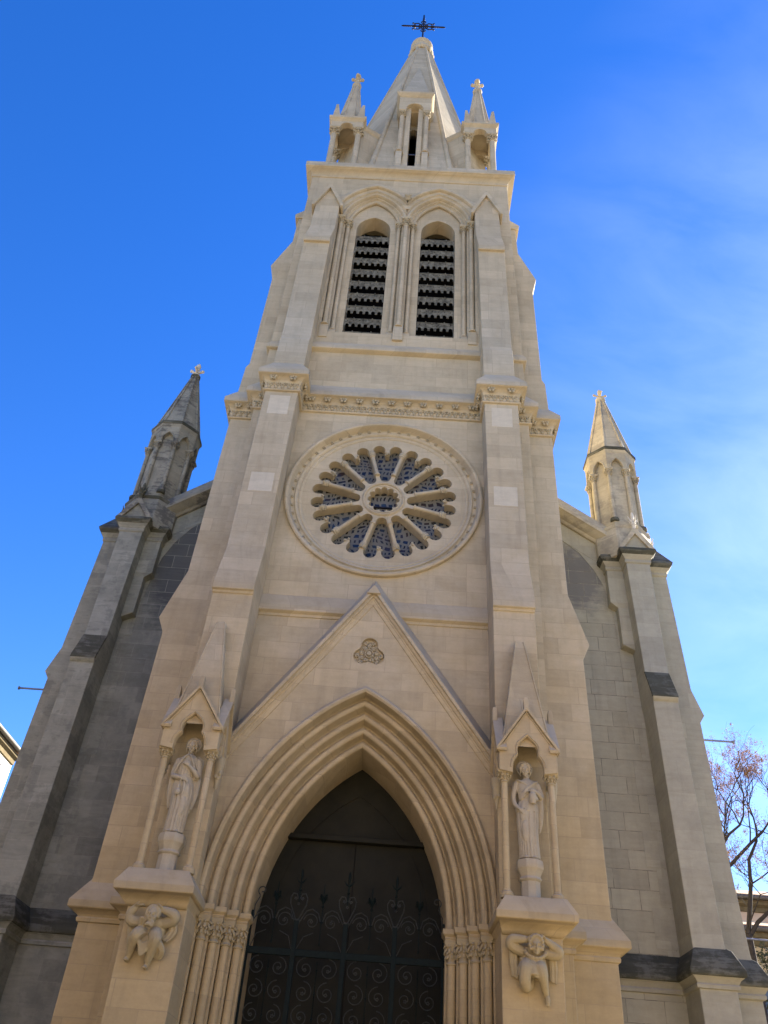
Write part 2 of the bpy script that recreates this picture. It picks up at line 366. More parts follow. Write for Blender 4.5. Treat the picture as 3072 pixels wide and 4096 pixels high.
def column(x, y, z0, z1, r, parent, cap=0.22, half=0.13, base=0.12, mat='clean_stone', name='column', capmat='carved_stone', n=14):
    m = MB()
    m.lathe([(r*1.9, 0), (r*1.9, base*0.45), (r*1.75, base*0.5), (r*1.8, base*0.62), (r*1.55, base*0.72), (r*1.25, base*0.8), (r*1.3, base*0.9), (r*1.02, base),
             (r, base*1.3), (r*0.97, z1-cap-z0)], (x, y, z0), n)
    o = m.build(name, mat, parent)
    capital(x, y, z1-cap, z1, r, half, o, capmat)
    return o

# ------------------------------------------------------------------ setting
gm = MB(); gm.box(-1500, 1500, -1500, 1500, -0.4, 0.0); tag(gm.build('ground', 'paving', tilt=False), kind='structure')

# ------------------------------------------------------------------ church
CH = empty('church'); tag(CH, 'tall pale limestone church with pointed spire, rose window and deep arched portal', 'church')
CS = 'clean_stone'
ROSE_Z = 15.44; WY = -0.30

# --- tower wall with the round opening for the rose
def circle(cx, cz, r, n=72): return [(cx+r*cos(2*pi*i/n), cz+r*sin(2*pi*i/n)) for i in range(n)]
m = MB(); m.poly([(-4.0, 5.0)] + arch_outline(2.62, 4.15, 0, 5.18, 5.0) + [(4.0, 5.0), (3.93, 19.3), (-3.93, 19.3)], [circle(0, ROSE_Z, 2.5)[::-1]], 'y', WY, 0.35)
for s in (-1, 1): m.box(s*3.98-0.02 if s > 0 else -4.0, s*3.98+0.02 if s > 0 else -3.96, 0.35, 7.4, 5.0, 19.3)
m.box(-4.0, 4.0, 7.4, 7.7, 0, 31.0); m.box(-3.94, 3.94, 0.36, 7.4, 19.0, 19.3)
m.build('tower_wall', CS, CH, bevel=0.012)
for s in (-1, 1):
    a, b = sorted((s*2.70, s*4.17)); MB().box(a, b, WY, 7.6, 0, 5.02).build('tower_base', CS, CH, bevel=0.012)
# --- belfry wall with two openings
m = MB(); sp0, wOp, rOp = 28.3, 0.61, 0.80
front = [(-3.9, 19.3), (3.9, 19.3), (3.84, 23.5), (3.76, 27.5), (3.70, 31.2), (-3.70, 31.2), (-3.76, 27.5), (-3.84, 23.5)]
BR = (1.5*1.5+0.88*0.88)/(2*0.88); BC = BR-0.88
def ring_outline(cx, d, zb, n=14):       # concentric pointed outline d outside the inner order
    r = BR+d; th = acos(-BC/r); L = [(cx-0.88-d, zb)]
    L += [(cx+BC+r*cos(pi+(th-pi)*i/n), sp0+r*sin(pi+(th-pi)*i/n)) for i in range(n+1)]
    L += [(cx-BC-r*cos(pi+(th-pi)*i/n), sp0+r*sin(pi+(th-pi)*i/n)) for i in range(n-1, -1, -1)]
    return L + [(cx+0.88+d, zb)]
lo = [p for p in ring_outline(-1.17, 0.39, 22.0) if p[0] < -0.02]
joined = lo + [(-x, z) for x, z in reversed(lo)]
m.poly(front, [joined[::-1]], 'y', WY, -0.16)
m.poly(front, [ring_outline(cx, 0.14, 22.0)[::-1] for cx in (-1.17, 1.17)], 'y', -0.16, 0.0)
m.poly(front, [arch_outline(wOp, rOp, cx, sp0-0.15, 21.98)[::-1] for cx in (-1.17, 1.17)], 'y', 0.0, 0.55)
for s in (-1, 1):
    m.poly([(0.55, 19.3), (7.4, 19.3), (7.4, 31.2), (0.55, 31.2)], (), 'x', s*3.45, s*3.70)
m.build('belfry_wall', CS, CH, bevel=0.01)
MB().box(-3.4, 3.4, 2.2, 2.3, 19.4, 31.2).build('belfry_dark_sheet', 'dark_void', CH)  # near-black upright sheet, its colour standing for the shade inside the belfry

# --- front buttresses with their gablets
for s in (-1, 1):
    m = MB(); B = -0.2
    rows = [(5.3, 2.72, 3.68, -1.25), (11.52, 2.70, 3.63, -1.25), (11.53, 2.70, 3.63, -1.29), (11.58, 2.69, 3.64, -1.30), (11.60, 2.69, 3.64, -1.36), (11.78, 2.69, 3.64, -1.36),
            (12.95, 2.68, 3.60, -1.05), (15.5, 2.65, 3.57, -1.05), (18.45, 2.60, 3.52, -1.05), (19.0, 2.60, 3.52, -1.03), (19.05, 2.60, 3.50, -0.97), (20.78, 2.58, 3.46, -0.95),
            (20.90, 2.57, 3.45, -0.89), (25.84, 2.50, 3.38, -0.89), (25.85, 2.50, 3.38, -0.98), (26.05, 2.50, 3.39, -1.0), (27.15, 2.46, 3.33, -0.66), (28.72, 2.43, 3.29, -0.64)]
    m.rects([(z, x0, x1, y, B) for z, x0, x1, y in rows])
    m.poly([(2.43, 28.72), (3.29, 28.72), (2.86, 29.80)], (), 'y', -0.63, -0.2)
    if s < 0: m.mirror()
    bo = m.build('buttress', CS, CH, bevel=0.014)
    m = MB(); t = 0.13     # gablet coping
    m.poly([(2.30, 28.62), (2.86, 29.93), (3.42, 28.62), (3.42, 28.42), (3.34, 28.45), (2.86, 29.62), (2.38, 28.45), (2.30, 28.42)], (), 'y', -0.74, -0.2)
    if s < 0: m.mirror()
    m.build('gablet', CS, bo, bevel=0.01)
    # pale replacement blocks let into the buttress face
    for zz, xx, w, h, yb in ((17.85, 3.07, 0.56, 0.72, -1.05), (15.05, 3.10, 0.60, 0.62, -1.05)):
        m = MB(); m.box(xx-w/2, xx+w/2, yb-0.004, yb+0.1, zz-h/2, zz+h/2)
        if s < 0: m.mirror()
        m.build('repair_block', 'pale_patch', bo)
# --- side buttresses (outline seen from the front, 0.95 m thick)
for s in (-1, 1):
    out = [(3.5, 0), (5.09, 0), (5.09, 5.0), (5.07, 5.3), (5.04, 5.72), (4.97, 11.22), (5.15, 11.62), (4.74, 13.0), (4.66, 18.6), (4.64, 19.6), (4.60, 20.62), (4.51, 20.8),
           (4.45, 25.15), (4.60, 25.9), (4.04, 27.4), (4.00, 28.86), (3.5, 28.86)]
    m = MB(); m.poly(out, (), 'y', 0.15, 1.10)
    m.rects([(28.86, 3.5, 4.12, 0.10, 1.15), (29.02, 3.5, 4.14, 0.08, 1.17), (29.12, 3.5, 4.09, 0.1, 1.15), (29.72, 3.4, 3.84, 0.3, 0.95)])
    if s < 0: m.mirror()
    m.build('buttress', CS, CH, bevel=0.014)

def both(half):     # a plan path symmetric about x = 0, left to right
    L = [(-x, y) for x, y in reversed(half)]
    return L + half
# --- carved frieze below the belfry
FP = both([(2.60, WY), (2.60, -1.05), (3.52, -1.05), (3.52, WY), (3.95, WY), (3.95, 0.15), (4.66, 0.15), (4.66, 1.12), (3.9, 1.12)])
FP = [p for i, p in enumerate(FP) if not (i and p == FP[i-1])]
prof = [(-0.02, 18.36), (0.055, 18.37), (0.075, 18.40), (0.055, 18.43), (0.02, 18.44), (0.03, 18.66), (0.055, 18.70), (0.06, 18.72), (0.075, 18.74), (0.06, 18.76), (0.10, 18.80), (0.17, 18.845),
        (0.205, 18.86), (0.235, 18.87), (0.25, 18.88), (0.25, 19.04), (-0.06, 19.62), (-0.06, 19.3)]
fz = MB().plan(FP, prof).build('frieze', CS, CH, smooth=40)
def path_walk(path, step, inset=0.12):
    for i in range(len(path)-1):
        a, b = Vector(path[i]), Vector(path[i+1]); e = (b-a); l = e.length; e.normalize(); nrm = Vector((e.y, -e.x))
        k = max(1, round(l/step))
        if l < 0.25: continue
        for j in range(k): yield a + e*(l*(j+0.5)/k), e, nrm, l
mL = MB()
for p, e, nr, l in path_walk(FP[1:-2], 0.17):
    q = p + nr*0.03; a = atan2(e.y, e.x); R = Matrix.Rotation(a, 3, 'Z')
    c = (q.x, q.y)
    mL.ell((c[0], c[1], 18.50), (0.055, 0.05, 0.045), 7, 5, R)
    mL.ell((c[0], c[1], 18.62), (0.022, 0.06, 0.05), 6, 4, R)
    for sg in (-1, 1):
        M = R @ Matrix.Rotation(sg*0.7, 3, 'Y')
        mL.ell((c[0]+e.x*sg*0.05, c[1]+e.y*sg*0.05, 18.575), (0.018, 0.045, 0.065), 6, 4, M)
        mL.ell((c[0]+e.x*sg*0.065, c[1]+e.y*sg*0.065, 18.645), (0.024, 0.06, 0.018), 6, 4, R)
mL.build('carved_leaf_band', 'carved_stone', fz, smooth=60, merge=False)
def flower_mb(c, e, nr, r=0.074):
    m = MB(); R = Matrix.Rotation(atan2(e.y, e.x), 3, 'Z')
    for k in range(5):
        a = pi/2 + 2*pi*k/5; m.ell((c[0]+e.x*r*cos(a), c[1]+e.y*r*cos(a), c[2]+r*sin(a)*0.9), (r*0.62, r*0.62, r*0.6), 7, 5, R)
    m.ell((c[0]+nr.x*0.03, c[1]+nr.y*0.03, c[2]), (r*0.42, r*0.5, r*0.42), 7, 5, R)
    return m
for i in range(1, len(FP)-2):
    a, b = Vector(FP[i]), Vector(FP[i+1]); e = b-a; l = e.length; e.normalize(); nr = Vector((e.y, -e.x))
    if l < 0.6: ts = [0.5*l]
    else:
        k = max(2, round((l-0.3)/0.47)+1); ts = [0.18+(l-0.36)*j/(k-1) for j in range(k)] if l < 4 else [0.3+(l-0.6)*j/(k-1) for j in range(k)]
    for t in ts:
        p = a + e*t + nr*0.15
        flower_mb((p.x, p.y, 18.80), e, nr).build('carved_flower', 'carved_stone', fz, smooth=60, merge=False)

# --- string courses
def string(path, z, d, name='string_course', h=0.16, slope=0.3):
    return MB().plan(path, [(-0.02, z-0.10), (0.03, z-0.09), (0.04, z-0.03), (d-0.02, z), (d, z+0.01), (d, z+h), (-0.03, z+h+slope), (-0.03, z)]).build(name, CS, CH, smooth=35, bevel=0.006)
string([(-2.72, WY), (2.72, WY)], 11.68, 0.13, slope=0.42)
MB().plan([(-2.62, WY), (2.62, WY)], [(-0.02, 21.0), (0.13, 21.04), (0.15, 21.05), (0.15, 21.2), (-0.29, 22.0), (-0.29, 21.0)]).build('belfry_sill', CS, CH, bevel=0.008)
for s in (-1, 1):
    m = MB(); m.plan([(3.46, WY), (3.87, WY), (3.87, 0.2)], [(-0.02, 20.98), (0.08, 21.0), (0.10, 21.02), (0.10, 21.14), (-0.05, 21.5), (-0.05, 21.0)])
    if s < 0: m.mirror()
    m.build('string_course', CS, CH)
# --- weathered base caps of the tower and its side buttresses
for s in (-1, 1):
    m = MB(); m.plan([(3.6, WY), (4.17, WY), (4.17, 0.15), (5.09, 0.15), (5.09, 1.10), (4.0, 1.10)],
        [(-0.02, 4.88), (0.04, 4.90), (0.05, 4.96), (0.03, 4.99), (0.06, 5.03), (0.15, 5.09), (0.20, 5.10), (0.22, 5.12), (0.22, 5.24), (-0.10, 5.78), (-0.12, 5.0)])
    if s < 0: m.mirror()
    m.build('base_cap', CS, CH, bevel=0.006)

# --- rose window
def P(r, a): return (r*sin(a), ROSE_Z + r*cos(a))          # a measured from straight up
def petal(ca):
    hw = 0.056; pts = []; half = pi/12
    def side(r, sg): return sg*(half - math.asin(hw/r))
    for i in range(9):      # inner rounded end
        t = pi*i/8; a = side(0.72, -1)*cos(t); pts.append(P(0.72-0.105*sin(t), ca+a))
    rs = 1.74
    for sg in (1, -1):
        aS = half - math.asin(hw/rs); aD = math.asin(hw/rs); mid = (aS+aD)/2; rad = rs*(aS-aD)/2
        arcs = [(mid+rad/rs*cos(pi*i/8), rs+rad*1.12*sin(pi*i/8)) for i in range(9)]
        if sg == 1: pts += [P(r, ca+a) for a, r in arcs]; pts += [P(1.62, ca+aD*1.05), P(1.62, ca-aD*1.05)]
        else: pts += [P(r, ca-a) for a, r in reversed(arcs)]
    return pts
holes = [petal(2*pi*k/12) for k in range(12)]
cent = []
for k in range(12):
    c = 2*pi*k/12
    for i in range(7): t = -pi/2 + pi*i/6; cent.append((0.34*sin(c)+0.088*sin(c+t*1.02), ROSE_Z+0.34*cos(c)+0.088*cos(c+t*1.02)))
m = MB(); m.poly(circle(0, ROSE_Z, 2.2, 96), [cent]+holes, 'y', -0.16, 0.11)
rose = m.build('rose_window', CS, CH, bevel=0.012)
m = MB(); m.lathe([(2.16, 0.34), (2.16, -0.17), (2.20, -0.20), (2.23, -0.20), (2.25, -0.185), (2.27, -0.22), (2.31, -0.25), (2.335, -0.25), (2.36, -0.21), (2.40, -0.20), (2.44, -0.215), (2.475, -0.30),
        (2.49, -0.38), (2.51, -0.41), (2.56, -0.42), (2.595, -0.40), (2.60, -0.37), (2.60, -0.2)], (0, 0, ROSE_Z), 128, 'y', cap=False)
m.build('rose_frame', CS, rose, smooth=40)
for k in range(54):
    a = 2*pi*k/54; c = P(2.425, a); m = MB(); R = Matrix.Rotation(a, 3, 'Y')
    for dx in (-1, 1):
        for dz in (-1, 1):
            v = R @ Vector((dx*0.024, 0, dz*0.024)); m.ell((c[0]+v.x, -0.225, c[1]+v.z), (0.023, 0.03, 0.023), 6, 4, R)
    m.ell((c[0], -0.25, c[1]), (0.016, 0.02, 0.016), 6, 4); m.build('rosette', 'carved_stone', rose, smooth=60, merge=False)
m = MB(); m.lathe([(0.50, -0.155), (0.50, -0.19), (0.53, -0.215), (0.56, -0.19), (0.575, -0.155)], (0, 0, ROSE_Z), 64, 'y', cap=False)
m.lathe([(0.43, -0.155), (0.435, -0.175), (0.46, -0.175), (0.465, -0.155)], (0, 0, ROSE_Z), 64, 'y', cap=False); m.build('hub_ring', CS, rose, smooth=50)
for k in range(12):
    a = 2*pi*(k+0.5)/12; d = Vector((sin(a), 0, cos(a))); o = Vector((0, -0.165, ROSE_Z)); m = MB(); px = Vector((cos(a), 0, -sin(a)))
    def pt(r, y=0.0): q = o + d*r; return (q.x, q.y+y, q.z)
    m.tube([pt(0.84), pt(0.845), pt(0.88), pt(0.885), pt(0.90), pt(1.50), pt(1.505), pt(1.53), pt(1.535)], [0.072, 0.082, 0.082, 0.066, 0.056, 0.053, 0.07, 0.07, 0.055], 10)
    so = m.build('spoke', CS, rose, smooth=50)
    m = MB()
    for j in range(6):
        b = pi + pi*(j+0.5)/6
        for rr, sz in ((1.57, 0.036), (1.625, 0.042)):
            q = o + d*rr + px*(0.062*cos(b)) + Vector((0, 0.062*sin(b), 0)); m.ell(q, (sz, sz, sz*1.1), 6, 4)
    m.tube([pt(1.53), pt(1.64), pt(1.65), pt(1.70)], [0.055, 0.085, 0.1, 0.1], 4)
    m.build('capital', 'carved_stone', so, smooth=60, merge=False)
for k in range(12):
    a = 2*pi*k/12; d = Vector((sin(a), 0, cos(a))); px = Vector((cos(a), 0, -sin(a))); o = Vector((0, -0.10, ROSE_Z)); m = MB()
    for j in range(10):
        q = o + d*RND.uniform(1.585, 1.69) + px*RND.uniform(-0.06, 0.06) + Vector((0, RND.uniform(-0.11, 0.07), 0)); sz = RND.uniform(0.028, 0.042); m.ell(q, (sz, sz, sz), 6, 4)
    m.build('pendant_capital', 'carved_stone', rose, smooth=60, merge=False)
MB().lathe([(0.0, 0.10), (2.12, 0.10)], (0, 0, ROSE_Z), 48, 'y').build('stained_glass', 'stained_glass', rose)
MB().box(-0.42, 0.42, 0.04, 0.08, ROSE_Z-0.13, ROSE_Z-0.09).build('glazing_bar', 'wrought_iron', rose)
MB().box(-2.3, 2.3, 0.36, 0.40, ROSE_Z-2.3, ROSE_Z+2.3).build('rose_backing', 'dark_void', CH)

# --- portal: archivolt, hood, gable, columns
AW, AR, AZ = 1.86, 3.44, 5.18
pr = [(0.0, 0.78), (0.0, 0.10)]
for k in range(4):
    d, y = 0.2*k, 0.06-0.19*k; cd, cy = d+0.072, y-0.055
    pr.append((d, y+0.05)); pr += [(cd+0.064*cos(t), cy+0.064*sin(t)) for t in [pi*(0.93+i*1.12/8) for i in range(9)]]
    pr += [(d+0.130, y-0.02), (d+0.142, y-0.035), (d+0.15, y-0.05), (d+0.156, y-0.035), (d+0.17, y-0.028), (d+0.19, y-0.05), (d+0.198, y-0.10)]
pr += [(0.80, -0.66), (0.80, -0.76)]
MB().arch(pr, AW, AR, 0, AZ, 28).build('archivolt', CS, CH, smooth=30)
MB().arch([(0.79, -0.70), (0.785, -0.80), (0.79, -0.87), (0.83, -0.905), (0.87, -0.90), (0.895, -0.87), (0.905, -0.83), (0.93, -0.81), (0.935, -0.76)], AW, AR, 0, AZ, 28).build('hood_mould', CS, CH, smooth=40)
R0 = (AR*AR+AW*AW)/(2*AW); c0 = R0-AW; Rw = R0+0.80; thw = acos(-c0/Rw)
arc = [(c0+Rw*cos(pi+(thw-pi)*i/24), AZ+Rw*sin(pi+(thw-pi)*i/24)) for i in range(25)]
arc += [(-x, z) for x, z in reversed(arc[:-1])]
TZ = 12.2
def rake(x): return TZ-1.434*abs(x)
tre = []        # trefoil recess
for k in range(3):
    c = pi/2 + 2*pi*k/3; cx, cz = 0.185*cos(c), 10.53+0.185*sin(c)
    tre += [(cx+0.185*cos(c+t), cz+0.185*sin(c+t)) for t in [(-1.75+3.5*i/12) for i in range(13)]]
outl = [(2.73, rake(2.73)-0.2), (0.0, TZ-0.2), (-2.73, rake(2.73)-0.2)] + [(-2.73, AZ)] + arc + [(2.73, AZ)]
m = MB(); m.poly(outl, [tre[::-1]], 'y', -0.76, -0.66)
m.poly([(2.73, rake(2.73)-0.2), (0.0, TZ-0.2), (-2.73, rake(2.73)-0.2)] + [(-2.73, AZ)] + arc + [(2.73, AZ)], (), 'y', -0.66, -0.32)
gw = m.build('portal_gable', CS, CH, bevel=0.008)
m = MB()
for k in range(3):
    c = pi/2 + 2*pi*k/3; cx, cz = 0.2*cos(c), 10.53+0.2*sin(c)
    for (du, dv) in ((-0.085, 0.06), (0.085, 0.06), (-0.095, -0.07), (0.095, -0.07), (0, 0)):
        qx = cx + du*cos(c-pi/2) + dv*cos(c); qz = cz + du*sin(c-pi/2) + dv*sin(c)
        for j in range(5):
            b = 2*pi*j/5+RND.random(); m.ell((qx+0.03*cos(b), -0.69, qz+0.03*sin(b)), (0.028, 0.035, 0.028), 6, 4)
    m.tube([(0, -0.70, 10.53), (cx*1.5, -0.70, 10.53+(cz-10.53)*1.5)], 0.012, 6)
m.lathe([(0.0, -0.05), (0.05, -0.045), (0.06, 0.0), (0.06, 0.04)], (0, -0.70, 10.53), 12, 'y'); m.lathe([(0.075, 0.0), (0.085, -0.03), (0.10, -0.03), (0.11, 0.02)], (0, -0.70, 10.53), 14, 'y', cap=False)
m.build('trefoil_carving', 'carved_stone', gw, smooth=60, merge=False)
cs = [(0.56, -0.29), (0.52, -0.34), (0.0, -0.90), (-0.02, -0.92), (-0.13, -0.92), (-0.15, -0.86), (-0.19, -0.855), (-0.21, -0.875), (-0.24, -0.865), (-0.27, -0.82), (-0.31, -0.815), (-0.33, -0.80), (-0.44, -0.785), (-0.47, -0.755), (-0.47, -0.29)]
m = MB(); m.loft([[(x, y, rake(x)+v) for v, y in cs] for x in (-2.73, 0, 2.73)]); m.build('gable_coping', CS, gw, smooth=30)
m = MB(); m.poly([(-0.16, TZ-0.23), (0.16, TZ-0.23), (0.0, TZ+0.01)], (), 'y', -0.97, -0.86); m.build('gable_knob', CS, gw, bevel=0.008)
for s in (-1, 1):
    m = MB(); pl = [(1.86, 0.80), (1.86, 0.06)]
    for k in range(4): pl += [(1.86+0.2*(k+1), 0.06-0.19*k), (1.86+0.2*(k+1), 0.06-0.19*(k+1))]
    pl += [(2.72, -0.70), (2.72, 0.80)]
    m.poly(pl, (), 'z', 0.0, 4.98)
    if s < 0: m.mirror()
    m.build('portal_jamb', CS, CH, bevel=0.008)
    for k in range(4):
        column(s*(1.975+0.2*k), -0.04-0.19*k, 0.6, 5.0, 0.078, CH, 0.40, 0.125, 0.22, name='portal_column')
        # moulded abacus over each capital
    m = MB(); path = [(1.84, 0.2), (1.84, -0.16)]
    for k in range(3): path += [(1.84+0.2*(k+1), -0.16-0.19*k), (1.84+0.2*(k+1), -0.16-0.19*(k+1))]
    path += [(2.64, -0.73), (2.64, -0.9)]
    m.plan([(x, y) for x, y in reversed(path)] if False else [(x, y) for x, y in path], [(0.0, 4.93), (-0.02, 4.95), (-0.02, 5.0), (0.0, 5.03), (-0.005, 5.06), (0.03, 5.09), (0.04, 5.10), (0.04, 5.185), (-0.25, 5.19)])
    if s > 0: pass
    else: m.mirror()
    m.build('impost_moulding', CS, CH, smooth=40)

# --- portal interior
m = MB(); m.poly(arch_outline(1.9, 3.5, 0, AZ, 0.0), (), 'y', 1.25, 1.35); scr = m.build('portal_screen', 'door_wood', CH)
oo = arch_outline(1.95, 3.55, 0, AZ, 0.0); ii = arch_outline(1.62, 2.75, 0, AZ+0.1, 0.0)
m = MB(); m.poly(oo[:1] + oo[1:-1] + oo[-1:] + ii[::-1], (), 'y', 1.225, 1.25); m.build('screen_frame', 'door_wood', scr)
m = MB(); m.box(-1.7, 1.7, 1.06, 1.245, 7.0, 7.1); m.build('transom', 'door_wood', scr, bevel=0.01)
m = MB(); m.box(-0.008, 0.008, 1.235, 1.245, 0, 7.0); m.build('door_seam', 'dark_void', scr)
m = MB(); m.arch([(0.0, 0.60), (0.0, 1.4), (0.4, 1.4), (0.4, 0.60)], AW+0.02, AR+0.02, 0, AZ, 24, closed=True); m.build('portal_vault', CS, CH)
for s in (-1, 1): m = MB().box(1.88, 2.2, 0.79, 1.4, 0, AZ); (m if s > 0 else m.mirror()).build('portal_reveal', CS, CH)

# --- niche piers, platforms, canopies
def niche(s):
    X = 3.235
    m = MB(); m.rects([(0, 2.68, 3.68, -1.6, 0.0), (4.95, 2.69, 3.73, -1.6, 0.0)])
    if s < 0: m.mirror()
    pier = m.build('niche_pier', CS, CH, bevel=0.014)
    m = MB(); Bk = -0.70
    m.rects([(4.86, 2.70, 3.74, -1.62, Bk), (4.90, 2.69, 3.77, -1.68, Bk), (4.93, 2.68, 3.81, -1.70, Bk), (4.96, 2.665, 3.84, -1.72, Bk), (5.00, 2.65, 3.87, -1.78, Bk), (5.03, 2.635, 3.88, -1.87, Bk), (5.04, 2.61, 3.90, -1.93, Bk),
             (5.05, 2.58, 3.94, -1.97, Bk), (5.06, 2.57, 3.95, -1.98, Bk), (5.17, 2.57, 3.96, -1.98, Bk), (5.40, 2.72, 3.83, -1.85, Bk), (5.44, 2.74, 3.81, -1.83, Bk)])
    if s < 0: m.mirror()
    plat = m.build('niche_platform', CS, pier, bevel=0.006)
    for dx in (-0.44, 0.44): column(s*X+dx, -1.70, 5.42, 7.66, 0.062, pier, 0.21, 0.125, 0.14, name='niche_column')
    m = MB(); m.ngon([(0.20, 5.42), (0.20, 5.44), (0.175, 5.50), (0.175, 5.74), (0.195, 5.75), (0.215, 5.775), (0.195, 5.80), (0.185, 5.82), (0.20, 5.86), (0.235, 5.93), (0.25, 5.95), (0.25, 6.03), (0.235, 6.10)], (s*X, -1.55), 8)
    m.build('pedestal', 'statue_stone', pier, bevel=0.006)
    # canopy walls with cusped arches, one per free side
    def cusp(dx=0.0):
        half = [(0.295, 7.60), (0.295, 7.70), (0.275, 7.82), (0.23, 7.90), (0.185, 7.955), (0.20, 8.04), (0.185, 8.12), (0.14, 8.20), (0.07, 8.265), (0.0, 8.335)]
        return [(dx-x, z) for x, z in half] + [(dx+x, z) for x, z in reversed(half[:-1])]
    def gab(hw, dx=0.0): return [(dx+hw, 7.64), (dx+hw, 8.0), (dx, 8.0+hw*1.52), (dx-hw, 8.0), (dx-hw, 7.64)]
    c = cusp(); g = gab(0.545)
    can = MB(); can.poly(g + c, (), 'y', -1.88, -1.73)
    for sx in (-1, 1):
        q = MB(); q.poly(gab(0.488) + c, (), 'y', -0.075, 0.075); q.xf(lambda p: (sx*0.476+p[1], -1.385+p[0], p[2])); can.join(q)
    can.xf(lambda p: (s*X+p[0], p[1], p[2])); co = can.build('niche_canopy', CS, pier, bevel=0.007)
    # mouldings round the cusped arch
    def rim(face_y):
        pts = [(x, face_y, z) for x, z in cusp()[1:-1]]; k = MB(); k.tube([(x*1.13, y, 7.6+(z-7.6)*1.045) for x, y, z in pts], 0.016, 6); return k
    r = rim(-1.885); r.xf(lambda p: (s*X+p[0], p[1], p[2])); r.build('cusp_moulding', CS, co, smooth=60)
    # gable roofs (hollow chevrons) and copings
    def chev(h0, h1, hw0, k): return [(-hw0, h0), (0, h0+hw0*k), (hw0, h0), (hw0-0.02, h0-(h1)), (0, h0+hw0*k-h1*1.5), (-hw0+0.02, h0-h1)]
    q = MB(); q.poly(chev(8.05, 0.055, 0.61, 1.45), (), 'y', -1.96, -1.74)
    for sx in (-1, 1):
        q2 = MB(); q2.poly(chev(8.05, 0.055, 0.575, 1.50), (), 'y', -0.10, 0.10); q2.xf(lambda p: (sx*0.505+p[1], -1.385+p[0], p[2])); q.join(q2)
    q.xf(lambda p: (s*X+p[0], p[1], p[2])); q.build('canopy_roof', CS, co, bevel=0.006)
    q = MB(); q.poly(chev(8.0, 0.022, 0.575, 1.45), (), 'y', -1.91, -1.80); q.xf(lambda p: (s*X+p[0], p[1], p[2])); q.build('gable_moulding', CS, co, bevel=0.005)
    for dx, dy, z0 in ((0, -1.875, 8.82), (-0.56, -1.385, 8.80), (0.56, -1.385, 8.80)):
        x = s*X+dx; MB().rects([(z0, x-0.05, x+0.05, dy-0.07, dy+0.07), (z0+0.24, x-0.045, x+0.045, dy-0.06, dy+0.06), (z0+0.31, x-0.03, x+0.03, dy-0.045, dy+0.045)]).build('gable_stump', CS, co, bevel=0.008)
    # pyramid spirelet with corner rolls
    yc0, yc1 = -1.33, -1.345
    q = MB(); q.loft([[(-h, y-h, z), (h, y-h, z), (h, y+h, z), (-h, y+h, z)] for h, y, z in ((0.47, yc0, 8.15), (0.085, yc1, 10.66))], cap=False)
    q.add([(-0.085, yc1-0.085, 10.66), (0.085, yc1-0.085, 10.66), (0.085, yc1+0.085, 10.66), (-0.085, yc1+0.085, 10.66)], [(0, 1, 2, 3)])
    q.xf(lambda p: (s*X+p[0], p[1], p[2])); sl = q.build('spirelet', CS, co, bevel=0.006)
    q = MB()
    for ax in (-1, 1): q.tube([(s*X+ax*0.465, yc0-0.465, 8.15), (s*X+ax*0.083, yc1-0.083, 10.66)], 0.022, 6)
    q.build('corner_roll', CS, sl, smooth=60)
    # foliage corbels where the canopy meets the buttress
    for sx in (-1, 1):
        q = MB(); x = s*X+sx*0.54
        for j in range(9): q.ell((x+RND.uniform(-0.05, 0.05), -1.28+RND.uniform(-0.05, 0.05), 7.38+RND.uniform(-0.1, 0.1)), (0.04, 0.04, 0.045), 6, 4)
        q.lathe([(0.012, -0.30), (0.05, -0.12), (0.075, 0.0), (0.085, 0.1), (0.10, 0.16), (0.10, 0.30)], (x, -1.27, 7.38), 8); q.build('foliage_corbel', 'carved_stone', co, smooth=60, merge=False)
    return pier
PIERS = {s: niche(s) for s in (-1, 1)}

